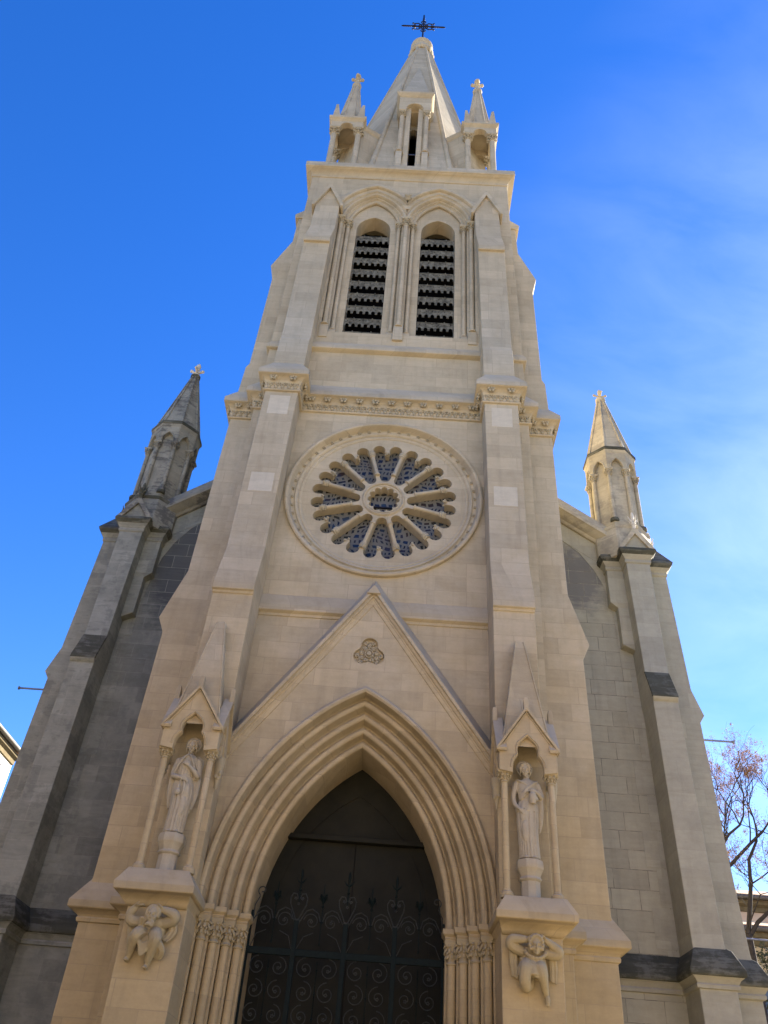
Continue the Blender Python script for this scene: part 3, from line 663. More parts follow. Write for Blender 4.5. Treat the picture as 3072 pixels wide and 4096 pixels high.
# --- belfry openings: moulded orders, colonnettes, louvers
for s in (-1, 1):
    cx = s*1.17
    m = MB()
    def clip(mb, lim=2.50):      # where the two arches meet over the middle pier and die into the buttress
        k = MB()
        for f in mb.f:
            pts = [mb.v[i] for i in f]; c = sum(p[0] for p in pts)/len(pts)
            if c*s > 0.0 and abs(c) < lim: k.add([(max(p[0]*s, 0.0)*s, p[1], p[2]) for p in pts], [tuple(range(len(pts)))])
        return k
    m.arch([(0.02, 0.02), (-0.02, -0.02), (-0.03, -0.06), (-0.015, -0.10), (0.03, -0.125), (0.07, -0.115), (0.09, -0.09), (0.11, -0.10), (0.13, -0.13), (0.145, -0.17)], 0.88, 1.50, cx, sp0, 20)
    bw = m.build('belfry_window', CS, CH, smooth=40)
    m = MB().arch([(0.20, -0.15), (0.215, -0.20), (0.225, -0.25), (0.25, -0.28), (0.29, -0.285), (0.325, -0.26), (0.34, -0.235), (0.36, -0.25), (0.38, -0.28), (0.395, -0.31)], 0.88, 1.50, cx, sp0, 20)
    clip(m).build('outer_order', CS, bw, smooth=40)
    h = MB().arch([(0.56, -0.29), (0.56, -0.35), (0.585, -0.40), (0.64, -0.42), (0.69, -0.405), (0.715, -0.37), (0.76, -0.36), (0.80, -0.35), (0.82, -0.32), (0.82, -0.29)], 0.88, 1.50, cx, sp0, 22)
    clip(h).build('hood_mould', CS, bw, smooth=40)
    for dx, y, r, zb in ((1.165, -0.26, 0.075, 22.32), (0.915, -0.10, 0.066, 22.24)):
        column(cx+s*dx, y, zb, sp0+0.10, r, bw, 0.38, 0.145, 0.12, name='colonnette')
    column(cx-s*0.915, -0.10, 22.24, sp0+0.10, 0.066, bw, 0.38, 0.125, 0.12, name='colonnette')
    for x0, x1, y0, z1 in ((cx+s*0.80, cx+s*1.03, -0.21, 22.24), (cx+s*1.03, cx+s*1.3, -0.34, 22.32), (cx-s*1.02, cx-s*0.80, -0.21, 22.24)):
        a, b = sorted((x0, x1)); MB().rects([(21.70, a, b, y0, 0.1), (z1-0.04, a, b, y0, 0.1), (z1, a+0.02, b-0.02, y0+0.02, 0.1)]).build('colonnette_plinth', CS, bw, bevel=0.006)
    # nine hanging louvers with a pierced top band and a scalloped fringe
    zb, zt, n = 22.05, 28.05, 9
    for k in range(n):
        z = zb + (zt-zb)*k/n; x0, x1 = cx-0.60, cx+0.60; hgt = 0.40; m = MB(); bot = []; ns = 6; pw = (x1-x0)/ns
        for i in range(ns):
            a = x0+pw*i; w = 0.30*pw
            bot += [(a, 0.0), (a+0.5*pw-w, 0.0)] + [(a+0.5*pw-w*cos(pi*j/6), 0.085+w*1.35*sin(pi*j/6)) for j in range(7)] + [(a+0.5*pw+w, 0.0)]
        bot += [(x1, 0.0), (x1, hgt), (x0, hgt)]
        hol = []
        for i in range(ns):
            a = x0+pw*(i+0.5); hol.append([(a-0.028, hgt-0.075), (a, hgt-0.04), (a+0.028, hgt-0.075), (a, hgt-0.11)])
        out = bot if k else [(x0, 0.25), (x1, 0.25), (x1, hgt), (x0, hgt)]
        m.poly(out, hol, 'y', 0.0, 0.018)
        m.box(x0, x1, -0.012, 0.03, hgt-0.012, hgt+0.02); m.box(x0, x1, -0.006, 0.0, hgt-0.15, hgt-0.135)
        for i in range(2): m.ell((x0+(i+0.5)*(x1-x0)/2, 0.0, hgt+0.045), (0.028, 0.028, 0.035), 6, 4)
        t = radians(3); m.xf(lambda p: (p[0], 0.04+p[1]+(p[2]-0.0)*sin(t)*0.9, z+p[2]*cos(t)))
        m.build('louver', 'louver_metal', bw, smooth=30)
column(0.0, -0.27, 22.36, sp0+0.16, 0.08, CH, 0.40, 0.15, 0.13, name='colonnette')
m = MB(); m.rects([(21.68, -0.16, 0.16, -0.38, 0.0), (22.32, -0.15, 0.15, -0.37, 0.0), (22.36, -0.13, 0.13, -0.35, 0.0)]); m.build('colonnette_plinth', CS, CH, bevel=0.006)
m = MB(); hz, hy = 29.62, -0.48      # carved mask where the hoods meet
m.ell((0, hy+0.03, hz), (0.11, 0.10, 0.15)); m.ell((0, hy-0.07, hz-0.01), (0.022, 0.04, 0.045))
for sg in (-1, 1):
    m.ell((sg*0.045, hy-0.055, hz+0.035), (0.03, 0.025, 0.014), 7, 5); m.ell((sg*0.05, hy-0.05, hz-0.03), (0.035, 0.035, 0.03), 7, 5); m.ell((sg*0.115, hy+0.03, hz+0.05), (0.04, 0.05, 0.08), 7, 5)
    m.ell((sg*0.08, hy+0.0, hz+0.14), (0.06, 0.06, 0.05), 7, 5)
m.ell((0, hy-0.055, hz-0.075), (0.035, 0.02, 0.012), 7, 5); m.ell((0, hy-0.02, hz-0.14), (0.05, 0.05, 0.05), 7, 5); m.ell((0, hy+0.02, hz+0.17), (0.06, 0.06, 0.05), 7, 5)
m.build('carved_mask', 'carved_stone', CH, smooth=60, merge=False)

# --- main cornice and terrace
CP = [(-3.70, 7.45), (-3.70, WY), (3.70, WY), (3.70, 7.45)]
MB().plan(CP, [(-0.02, 31.02), (0.03, 31.03), (0.045, 31.06), (0.03, 31.09), (0.03, 31.12), (0.06, 31.20), (0.14, 31.30), (0.23, 31.345), (0.24, 31.36), (0.27, 31.37), (0.29, 31.385), (0.29, 31.66), (0.27, 31.70), (-0.3, 31.86), (-3.4, 31.9)]).build('cornice', CS, CH, smooth=30, bevel=0.01)

# --- spire: ribbed octagon
SPY = 3.5
def ap(z): return 3.68-0.169*(z-32.5)
def octv(z, k, grow=0.0): R = (ap(z)+grow)/cos(pi/8); a = pi/8+pi/4*k; return (R*cos(a), SPY+R*sin(a), z)
m = MB(); m.loft([[octv(z, k) for k in range(8)] for z in (31.7, 36, 40, 44, 48, 51.3)])
m.f = [f for f in m.f if not (len(f) == 4 and {i % 8 for i in f} == {5, 6})]
hx = lambda z: ap(z)*math.tan(pi/8)
fo = [(-hx(z), z) for z in (31.7, 36, 40, 44, 48, 51.3)] + [(hx(z), z) for z in (51.3, 48, 44, 40, 36, 31.7)]
fh = [(-0.15, 31.9), (0.15, 31.9), (0.15, 36.5), (0.1, 36.65), (0.0, 36.72), (-0.1, 36.65), (-0.15, 36.5)]
q = MB(); q.poly(fo, [fh[::-1]], 'y', 0.0, 0.25); q.xf(lambda p: (p[0], SPY-ap(p[2])+p[1], p[2])); m.join(q)
spire = m.build('spire', CS, CH)
for k in range(8):
    MB().tube([octv(z, k, -0.02) for z in (31.8, 36, 40, 44, 48, 51.2)], [0.115, 0.11, 0.10, 0.09, 0.08, 0.07], 8).build('spire_rib', CS, spire, smooth=50)
m = MB(); m.lathe([(0.60, -0.25), (0.70, -0.1), (0.70, 0.1), (0.62, 0.2), (0.55, 0.4), (0.56, 0.75), (0.64, 0.85), (0.64, 1.0), (0.52, 1.2), (0.32, 1.42), (0.1, 1.52), (0.0, 1.53)], (0, SPY, 51.2), 18)
for j in range(8):
    a = 2*pi*j/8; m.ell((0.62*cos(a), SPY+0.62*sin(a), 51.15), (0.13, 0.13, 0.28), 7, 5)
m.build('spire_cap', CS, spire, smooth=40)
cr = MB(); z0 = 52.7     # iron cross
cr.tube([(0, SPY, z0-0.2), (0, SPY, z0+4.2)], 0.055, 6); cr.tube([(-1.22, SPY, z0+2.6), (1.22, SPY, z0+2.6)], 0.05, 6)
def ring(mb, x, z, r, t=0.03, n=16, y=SPY): mb.tube([(x+r*cos(2*pi*i/n), y, z+r*sin(2*pi*i/n)) for i in range(n+1)], t, 5)
ring(cr, 0, z0+2.6, 0.30)
for sg in (-1, 1):
    ring(cr, sg*0.55, z0+2.6, 0.13); ring(cr, 0, z0+2.6+sg*0.6, 0.14)
    for sz in (-1, 1):
        cr.tube([(sg*0.1, SPY, z0+2.6+sz*0.15), (sg*0.3, SPY, z0+2.6+sz*0.42), (sg*0.55, SPY, z0+2.6+sz*0.36), (sg*0.5, SPY, z0+2.6+sz*0.2)], 0.035, 5)
        cr.ell((sg*0.62, SPY, z0+2.6+sz*0.42), (0.07, 0.05, 0.07), 6, 4)
    for j in range(5): cr.ell((sg*(0.75+0.11*j), SPY, z0+2.6), (0.055, 0.05, 0.075-0.008*j), 6, 4)
    cr.ell((sg*1.25, SPY, z0+2.6), (0.08, 0.04, 0.05), 6, 4)
for j in range(4): cr.ell((0, SPY, z0+3.4+0.2*j), (0.10-0.015*j, 0.05, 0.06), 6, 4)
cr.build('cross', 'wrought_iron', spire, smooth=60, merge=False)
# lucarne on the front face of the spire
m = MB()
fz = lambda z: SPY-ap(z)
for sg in (-1, 1):
    a, b = sorted((sg*0.16, sg*0.36)); m.box(a, b, -0.16, 1.0, 31.8, 37.2)
    m.rects([(31.8, sg*0.52-0.125, sg*0.52+0.125, -0.30, 0.1), (33.30, sg*0.52-0.125, sg*0.52+0.125, -0.30, 0.1), (33.36, sg*0.52-0.10, sg*0.52+0.10, -0.28, 0.1)])
    a, b = sorted((sg*0.36, sg*0.60)); m.box(a, b, -0.10, 1.0, 31.8, 38.0)
op = [(-0.36, 36.70), (-0.36, 36.78)] + [(-0.36*cos(pi*i/10), 36.85+0.42*sin(pi*i/10)) for i in range(11)] + [(0.36, 36.78), (0.36, 36.70)]
m.poly([(-0.68, 36.70)] + op + [(0.68, 36.70), (0.68, 38.0), (-0.68, 38.0)], (), 'y', -0.34, 0.0)
m.poly([(-0.68, 36.70)] + [(-0.27, 36.70), (-0.27, 36.9)] + [(-0.27*cos(pi*i/10), 36.9+0.3*sin(pi*i/10)) for i in range(11)] + [(0.27, 36.70)] + [(0.68, 36.70), (0.68, 38.0), (-0.68, 38.0)], (), 'y', 0.0, 1.2)
luc = m.build('lucarne', CS, spire, bevel=0.01)
for sg in (-1, 1): column(sg*0.52, -0.17, 33.36, 36.72, 0.095, luc, 0.34, 0.14, 0.10, name='colonnette')
m = MB(); m.plan([(-0.68, 1.2), (-0.68, -0.34), (0.68, -0.34), (0.68, 1.2)], [(0.0, 37.80), (0.05, 37.84), (0.11, 37.95), (0.13, 37.98), (0.13, 38.10), (-0.1, 38.2), (-0.7, 38.3)]); m.build('lucarne_cornice', CS, luc, bevel=0.006)
zt = 46.6; yt = fz(zt)-0.05
m = MB(); m.add([(-0.66, -0.2, 38.15), (0.66, -0.2, 38.15), (0.66, 1.6, 38.15), (-0.66, 1.6, 38.15), (0, yt, zt), (0, yt+0.5, zt)], [(0, 1, 4), (1, 2, 5, 4), (2, 3, 5), (3, 0, 4, 5), (0, 3, 2, 1)]); m.build('lucarne_roof', CS, luc)
MB().box(-0.16, 0.16, 0.16, 0.19, 33.9, 33.94).build('slit_bar', 'grey_metal', luc)

# --- corner pinnacles
def finial(m, x, y, z, h, arm):
    m.lathe([(0.05*h, -0.3*h), (0.16*h, -0.22*h), (0.17*h, -0.15*h), (0.09*h, -0.08*h), (0.09*h, 0.45*h), (0.15*h, 0.5*h), (0.10*h, 0.62*h), (0.15*h, 0.72*h), (0.06*h, 0.95*h), (0, h)], (x, y, z), 8)
    for a in range(4):
        c, sn = cos(a*pi/2), sin(a*pi/2)
        m.tube([(x, y, z+0.22*h), (x+arm*0.6*c, y+arm*0.6*sn, z+0.26*h), (x+arm*c, y+arm*sn, z+0.38*h)], [0.08*h, 0.07*h, 0.09*h], 6)
        m.ell((x+arm*1.0*c, y+arm*1.0*sn, z+0.34*h), (0.10*h, 0.10*h, 0.10*h), 6, 4)
for s in (-1, 1):
    X, Y = 2.74, 0.30; h = 0.66
    m = MB(); R2 = 0.26
    def pa(): return [(-R2, 34.92), (-R2, 35.0)] + [(-R2*cos(pi*i/10)*(1 if 1 else 1), 35.0+0.28*sin(pi*i/10)) for i in range(11)] + [(R2, 34.92)]
    q = MB(); q.poly([(-h, 34.92)] + pa() + [(h, 34.92), (h, 35.6), (-h, 35.6)], (), 'y', -h, -h+0.24)
    q2 = MB(); h2 = h-0.242; q2.poly([(-h2, 34.92)] + pa() + [(h2, 34.92), (h2, 35.55), (-h2, 35.55)], (), 'y', -h+0.004, -h+0.24)
    for r in range(4): R = Matrix.Rotation(r*pi/2, 3, 'Z'); m.join(MB().join(q if r % 2 == 0 else q2).xf(lambda p: R @ Vector(p)))
    m.box(-h+0.01, h-0.01, -h+0.01, h-0.01, 35.565, 35.7)
    m.xf(lambda p: (X+p[0], Y+p[1], p[2]))
    if s < 0: m.mirror()
    pin = m.build('pinnacle', CS, CH, bevel=0.008)
    for dx in (-0.5, 0.5):
        for dy in (-0.5, 0.5): column(s*(X+dx), Y+dy, 31.85, 34.94, 0.115, pin, 0.40, 0.19, 0.12, name='colonnette')
    m = MB(); sq = [(X-h, Y+h), (X-h, Y-h), (X+h, Y-h), (X+h, Y+h)]
    m.plan(sq, [(0.0, 35.38), (0.03, 35.42), (0.09, 35.50), (0.11, 35.52), (0.11, 35.66), (-0.1, 35.76), (-0.6, 35.8)], closed=True)
    if s < 0: m.mirror()
    m.build('pinnacle_cornice', CS, pin, bevel=0.006)
    m = MB(); wall = [(X-0.60, Y-0.10), (X-0.60, Y-0.35), (1.30, 0.42), (1.0, 2.4), (2.6, 2.2), (X+0.35, Y+0.60), (X+0.1, Y+0.60)]     # spur wall tying it to the spire
    m.poly(wall, (), 'z', 31.8, 35.5)
    m.plan([(1.05, 0.56), (2.14, -0.05)], [(0.0, 35.38), (0.03, 35.42), (0.08, 35.5), (0.09, 35.66), (-0.4, 35.74), (-0.4, 35.38)])
    if s < 0: m.mirror()
    m.build('spur_wall', CS, pin, bevel=0.006)
    m = MB(); zz = [35.7, 36.2, 39.95]; m.ngon([(0.60, 35.7), (0.55, 36.1), (0.14, 39.95)], (s*X, Y), 8); psp = m.build('spirelet', CS, pin)
    for k in range(8):
        a = pi/8+k*pi/4; MB().tube([(s*X+0.585*cos(a), Y+0.585*sin(a), 35.75), (s*X+0.55*cos(a), Y+0.55*sin(a), 36.1), (s*X+0.14*cos(a), Y+0.14*sin(a), 39.95)], 0.035, 6).build('spirelet_rib', CS, psp, smooth=60)
    m = MB(); m.lathe([(0.10, 39.7), (0.2, 39.85), (0.22, 40.0), (0.14, 40.1), (0.12, 40.2)], (s*X, Y, 0), 10); finial(m, s*X, Y, 40.35, 0.90, 0.22); m.build('finial', CS, psp, smooth=50, merge=False)
    for dx in (-1, 1):
        for dy in (-1, 1):
            x, y = s*X+dx*0.50, Y+dy*0.50; MB().rects([(35.7, x-0.17, x+0.17, y-0.17, y+0.17), (36.95, x+dx*0.06-0.05, x+dx*0.06+0.05, y+dy*0.06-0.05, y+dy*0.06+0.05)]).build('corner_stump', CS, pin, bevel=0.008)

# ------------------------------------------------------------------ side aisles, corner piers and turrets
def aisle(s):
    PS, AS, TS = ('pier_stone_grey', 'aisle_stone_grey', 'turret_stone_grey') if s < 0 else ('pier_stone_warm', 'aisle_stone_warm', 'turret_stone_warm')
    def fin(mb, name, mat, parent, **k):
        if s < 0: mb.mirror()
        return mb.build(name, mat, parent, **k)
    AY = 2.6
    m = MB(); m.poly([(3.9, 0), (7.3, 0), (7.3, 16.3), (3.9, 18.5)], (), 'y', AY, 3.4)
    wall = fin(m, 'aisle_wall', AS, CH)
    # raking coping up to the tower, with a paler course below it
    cs = [(0.35, -0.30), (0.32, -0.34), (0.02, -0.42), (0.0, -0.43), (-0.12, -0.43), (-0.15, -0.36), (-0.22, -0.30), (-0.28, -0.16), (-0.33, -0.13), (-0.36, -0.10), (-0.36, 0.9), (0.45, 0.9)]
    m = MB(); m.loft([[(x, AY+dy, 16.62-0.735*(x-6.52)+v) for v, dy in cs] for x in (6.75, 3.9)]); fin(m, 'raking_coping', TS, wall, smooth=30, bevel=0.008)
    m = MB(); m.loft([[(x, AY+dy, 16.62-0.735*(x-6.52)+v) for v, dy in ((-0.36, -0.02), (-1.0, -0.02), (-1.0, 0.3), (-0.36, 0.3))] for x in (6.75, 3.9)]); fin(m, 'coping_course', PS, wall)
    # pale quoins round the blind relieving arch, a hair proud of the wall
    cv = [(5.2, 16.62), (5.75, 16.12), (6.12, 15.56), (6.36, 15.0), (6.50, 14.3), (6.57, 13.6), (6.58, 13.0), (6.58, 12.4)]
    m = MB(); m.poly(cv + [(7.0, 12.4), (7.0, 16.0), (5.2, 17.3)], (), 'y', AY-0.012, AY+0.1); fin(m, 'relieving_arch', PS, wall)
    for j in range(9):
        z0 = 12.4-0.84*j; m = MB(); m.box(6.58 if j % 2 else 6.8, 7.06, AY-0.009, AY+0.1, z0-0.82, z0-0.004); fin(m, 'quoin', PS, wall)
    # pier core, outer buttress, inner shoulder on corbels
    m = MB(); m.poly([(7.14, 0), (8.62, 0), (8.60, 4.95), (8.52, 5.7), (8.44, 7.7), (8.37, 10.95), (8.50, 11.15), (8.28, 11.85), (8.14, 15.7), (7.0, 15.7), (7.0, 12.95), (7.14, 12.95)], (), 'y', 2.47, 4.6)
    pier = fin(m, 'corner_pier', PS, CH, bevel=0.016)
    m = MB(); m.rects([(z, x0, x1, y, 2.66) for z, x0, x1, y in ((0, 7.05, 7.80, 1.66), (4.96, 7.05, 7.80, 1.66), (5.7, 7.05, 7.71, 1.70), (11.08, 6.99, 7.60, 1.70), (11.1, 6.99, 7.60, 1.66), (11.17, 6.98, 7.60, 1.62), (11.25, 6.97, 7.59, 1.64), (11.95, 6.95, 7.55, 1.90), (15.6, 6.87, 7.53, 1.90))])
    fb = fin(m, 'pier_buttress', PS, pier, bevel=0.014)
    m = MB(); m.loft([[(x0, y, z), (x1, y, z), (x1, y+0.06, z+t), (x0, y+0.06, z+t)] for x0, x1, y, z, t in ((6.965, 7.605, 1.612, 11.18, 0.0), (6.96, 7.60, 1.612, 11.26, 0.02), (6.94, 7.56, 1.885, 11.97, 0.02))]); fin(m, 'weathering', 'black_crust', fb, bevel=0.006)
    m = MB(); m.box(6.42, 7.05, 2.32, 2.9, 14.28, 15.7); m.box(6.62, 7.05, 2.34, 2.9, 12.96, 14.2); m.rects([(14.14, 6.62, 7.05, 2.34, 2.9), (14.30, 6.40, 7.05, 2.30, 2.9)]); m.rects([(12.80, 7.0, 7.05, 2.36, 2.9), (13.0, 6.60, 7.05, 2.32, 2.9)])
    fin(m, 'corbelled_shoulder', PS, pier, bevel=0.012, merge=False)
    # dark gabled caps on front, outer and inner side
    m = MB(); m.plan([(6.42, 2.9), (6.42, 2.32), (6.87, 2.32), (6.87, 1.90), (7.53, 1.90), (7.53, 2.47), (8.14, 2.47), (8.14, 3.9)], [(0.0, 15.36), (0.03, 15.38), (0.04, 15.44), (0.02, 15.47), (0.04, 15.52), (0.09, 15.58), (0.11, 15.62), (0.0, 15.66)])
    fin(m, 'cap_moulding', PS, pier, smooth=35)
    m = MB(); m.plan([(6.42, 2.9), (6.42, 2.32), (6.87, 2.32), (6.87, 1.90), (7.53, 1.90), (7.53, 2.47), (8.14, 2.47), (8.14, 3.9)], [(0.02, 15.60), (0.12, 15.62), (0.17, 15.68), (0.19, 15.72), (0.17, 15.80), (0.05, 15.90), (-0.2, 15.94)])
    caps = fin(m, 'cap_cornice', 'black_crust', pier, smooth=35, bevel=0.008)
    m = MB(); m.add([(7.3, 2.30, 15.80), (8.36, 2.30, 15.78), (8.36, 3.9, 15.78), (7.3, 3.9, 15.80), (7.3, 3.0, 16.78), (8.20, 2.98, 16.66)], [(0, 1, 5, 4), (1, 2, 5), (2, 3, 4, 5), (0, 4, 3), (0, 3, 2, 1)]); fin(m, 'cap_roof', 'black_crust', caps, bevel=0.01)
    m = MB(); m.add([(6.22, 2.2, 15.78), (7.0, 2.0, 15.84), (7.0, 3.4, 15.84), (6.22, 3.2, 15.78), (7.0, 2.75, 16.45), (6.34, 2.72, 15.98)], [(0, 1, 4, 5), (0, 5, 3), (3, 5, 4, 2), (1, 2, 4), (0, 3, 2, 1)]); fin(m, 'cap_roof', 'black_crust', caps, bevel=0.01)
    m = MB(); m.poly([(6.74, 15.84), (7.20, 16.50), (7.66, 15.84)], (), 'y', 1.84, 2.5); ped = fin(m, 'pediment', PS, caps, bevel=0.008)
    m = MB(); m.poly([(6.68, 15.80), (7.20, 16.58), (7.72, 15.80), (7.56, 15.82), (7.20, 16.34), (6.84, 15.82)], (), 'y', 1.76, 2.5); fin(m, 'pediment_coping', TS, ped, bevel=0.008)
    # octagonal turret
    X, Y = 7.05, 2.75
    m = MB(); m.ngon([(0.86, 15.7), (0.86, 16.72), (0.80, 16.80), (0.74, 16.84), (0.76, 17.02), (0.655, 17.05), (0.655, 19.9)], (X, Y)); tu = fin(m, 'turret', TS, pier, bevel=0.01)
    m = MB(); m.ngon([(0.862, 16.66), (0.88, 16.70), (0.88, 16.78), (0.80, 16.84)], (X, Y)); fin(m, 'base_band', 'black_crust' if s < 0 else TS, tu)
    for k in range(8):
        a = pi/8+k*pi/4; R = 0.70; x, y = X+R*cos(a), Y+R*sin(a)
        column(s*x, y, 17.0, 19.06, 0.062, tu, 0.26, 0.115, 0.12, mat=TS, name='turret_column', capmat=TS)
        MB().lathe([(0.125, 16.98), (0.135, 17.03), (0.125, 17.09)], (s*x, y, 0), 12).build('column_ring', 'black_crust', tu, smooth=50)
    # arcade ring of pointed arches
    m = MB(); half = 0.76*math.tan(pi/8)*0.93
    ao = [(-0.185, 19.02), (-0.18, 19.14), (-0.15, 19.27), (-0.09, 19.38), (0, 19.47), (0.09, 19.38), (0.15, 19.27), (0.18, 19.14), (0.185, 19.02)]
    for k in range(8):
        q = MB(); w = 0.30; q.poly([(-w, 19.02)] + ao + [(w, 19.02), (w, 19.82), (-w, 19.82)], (), 'y', -0.72, -0.55)
        q.tube([(x*1.12, -0.73, z+0.02) for x, z in ao], 0.022, 6)
        R = Matrix.Rotation(k*pi/4, 3, 'Z'); q.xf(lambda p: R @ Vector(p)); m.join(q)
    m.xf(lambda p: (X+p[0], Y+p[1], p[2])); fin(m, 'turret_arcade', TS, tu, smooth=35, merge=False)
    m = MB(); m.ngon([(0.76, 19.66), (0.785, 19.70), (0.79, 19.76), (0.815, 19.80), (0.82, 19.82)], (X, Y)); fin(m, 'turret_cornice', TS, tu)
    m = MB(); m.ngon([(0.79, 19.81), (0.835, 19.84), (0.835, 19.93), (0.74, 20.03)], (X, Y)); fin(m, 'cornice_band', 'black_crust', tu)
    zt = 22.75
    m = MB(); m.ngon([(0.73, 20.0), (0.115, zt)], (X, Y)); spi = fin(m, 'turret_spire', TS, tu)
    for k in range(8):
        a = pi/8+k*pi/4; q = MB().tube([(X+0.73*cos(a), Y+0.73*sin(a), 20.0), (X+0.115*cos(a), Y+0.115*sin(a), zt)], 0.036, 6); fin(q, 'spire_rib', TS, spi, smooth=60)
    m = MB(); m.lathe([(0.12, zt-0.08), (0.17, zt), (0.17, zt+0.1), (0.12, zt+0.14)], (X, Y, 0), 12); fin(m, 'spire_collar', 'black_crust' if s < 0 else TS, spi, smooth=40)
    m = MB(); finial(m, X, Y, zt+0.16, 0.62 if s < 0 else 0.46, 0.20); fin(m, 'finial', 'white_stone' if s < 0 else 'statue_stone', spi, smooth=50, merge=False)
    # leafy finials on the pediments
    def leaf_finial(x, y, z, h, mat):
        q = MB(); q.lathe([(0.05, -0.12), (0.06, 0.0), (0.09, 0.04), (0.055, 0.09), (0.05, 0.12)], (x, y, z), 8); q.ell((x, y, z+h*0.62), (0.055, 0.055, h*0.40), 7, 6)
        for k in range(4):
            a = k*pi/2+0.4; q.tube([(x, y, z+0.10), (x+0.09*cos(a), y+0.09*sin(a), z+0.16), (x+0.17*cos(a), y+0.17*sin(a), z+0.30)], [0.04, 0.035, 0.006], 6)
        fin(q, 'leaf_finial', mat, caps, smooth=50, merge=False)
    leaf_finial(7.20, 1.80, 16.62, 0.5, 'black_crust' if s < 0 else 'white_stone')
    leaf_finial(8.02, 2.98, 16.72, 0.62, 'black_crust' if s < 0 else 'white_stone')
    # weathered plinth course, black on top
    path = [(5.0, AY), (7.05, AY), (7.05, 1.66), (7.80, 1.66), (7.80, 2.44), (8.60, 2.44), (8.60, 4.6)]
    m = MB(); m.plan(path, [(-0.02, 4.84), (0.05, 4.86), (0.06, 4.92), (0.04, 4.95), (0.08, 5.02), (0.14, 5.06), (0.1, 5.2)]); fin(m, 'plinth_moulding', PS, pier, smooth=35)
    m = MB(); m.plan(path, [(0.08, 5.06), (0.17, 5.07), (0.19, 5.10), (0.19, 5.18), (0.02, 5.56), (-0.10, 5.64), (-0.1, 5.06)]); fin(m, 'plinth_weathering', 'black_crust', pier, smooth=35, bevel=0.012)
for s in (-1, 1): aisle(s)
m = MB(); m.poly([(-8.1, 0), (8.1, 0), (8.1, 14.6), (0, 19.2), (-8.1, 14.6)], (), 'y', 3.45, 26); m.build('nave', 'pier_stone_warm', CH)

# ------------------------------------------------------------------ figures
class FB(MB):
    """mesh builder for figures: tubes run as smooth curves through their points"""
    def tube(self, pts, r, n=8, sq=1.0):
        P = [Vector(p) for p in pts]; k = len(P); rr = list(r) if isinstance(r, (list, tuple)) else [r]*k
        if k < 3: return MB.tube(self, P, rr, n, sq)
        Q = []; q = []
        for i in range(k-1):
            a, b, c, d = P[max(i-1, 0)], P[i], P[i+1], P[min(i+2, k-1)]
            for j in range(5):
                t = j/5; Q.append(0.5*((2*b)+(c-a)*t+(2*a-5*b+4*c-d)*t*t+(3*b-a-3*c+d)*t**3)); q.append(rr[i]+(rr[i+1]-rr[i])*t)
        Q.append(P[-1]); q.append(rr[-1])
        self.ell(P[0], (rr[0]*0.98,)*3, 8, 6); self.ell(P[-1], (rr[-1]*0.98,)*3, 8, 6)
        return MB.tube(self, Q, q, n, sq)

def hand(m, p, f, a, n, sz=1.0, curl=0.9):
    """palm at p, fingers along f, across a (towards the thumb side), curling towards n"""
    p, f, a, n = Vector(p), Vector(f).normalized(), Vector(a).normalized(), Vector(n).normalized(); k = 0.085*sz
    M = Matrix((a, f, n)).transposed(); m.ell(p, (k*0.52, k*0.60, k*0.26), 8, 6, M)
    for i, l in enumerate((0.78, 0.95, 1.0, 0.86)):
        b = p + a*(k*(0.36-0.25*i)) + f*(k*0.45); j1 = b + f*(k*0.5*l) + n*(k*0.12*curl); j2 = j1 + f*(k*0.28*l) + n*(k*0.36*curl); j3 = j2 + f*(k*0.05*l)+n*(k*0.28*curl)
        m.tube([b, j1, j2, j3], [k*0.145, k*0.135, k*0.125, k*0.10], 6)
    b = p + a*(k*0.45) - f*(k*0.1); m.tube([b, b+a*(k*0.32)+f*(k*0.3)+n*(k*0.1), b+a*(k*0.36)+f*(k*0.65)+n*(k*0.3)], [k*0.17, k*0.15, k*0.11], 6)

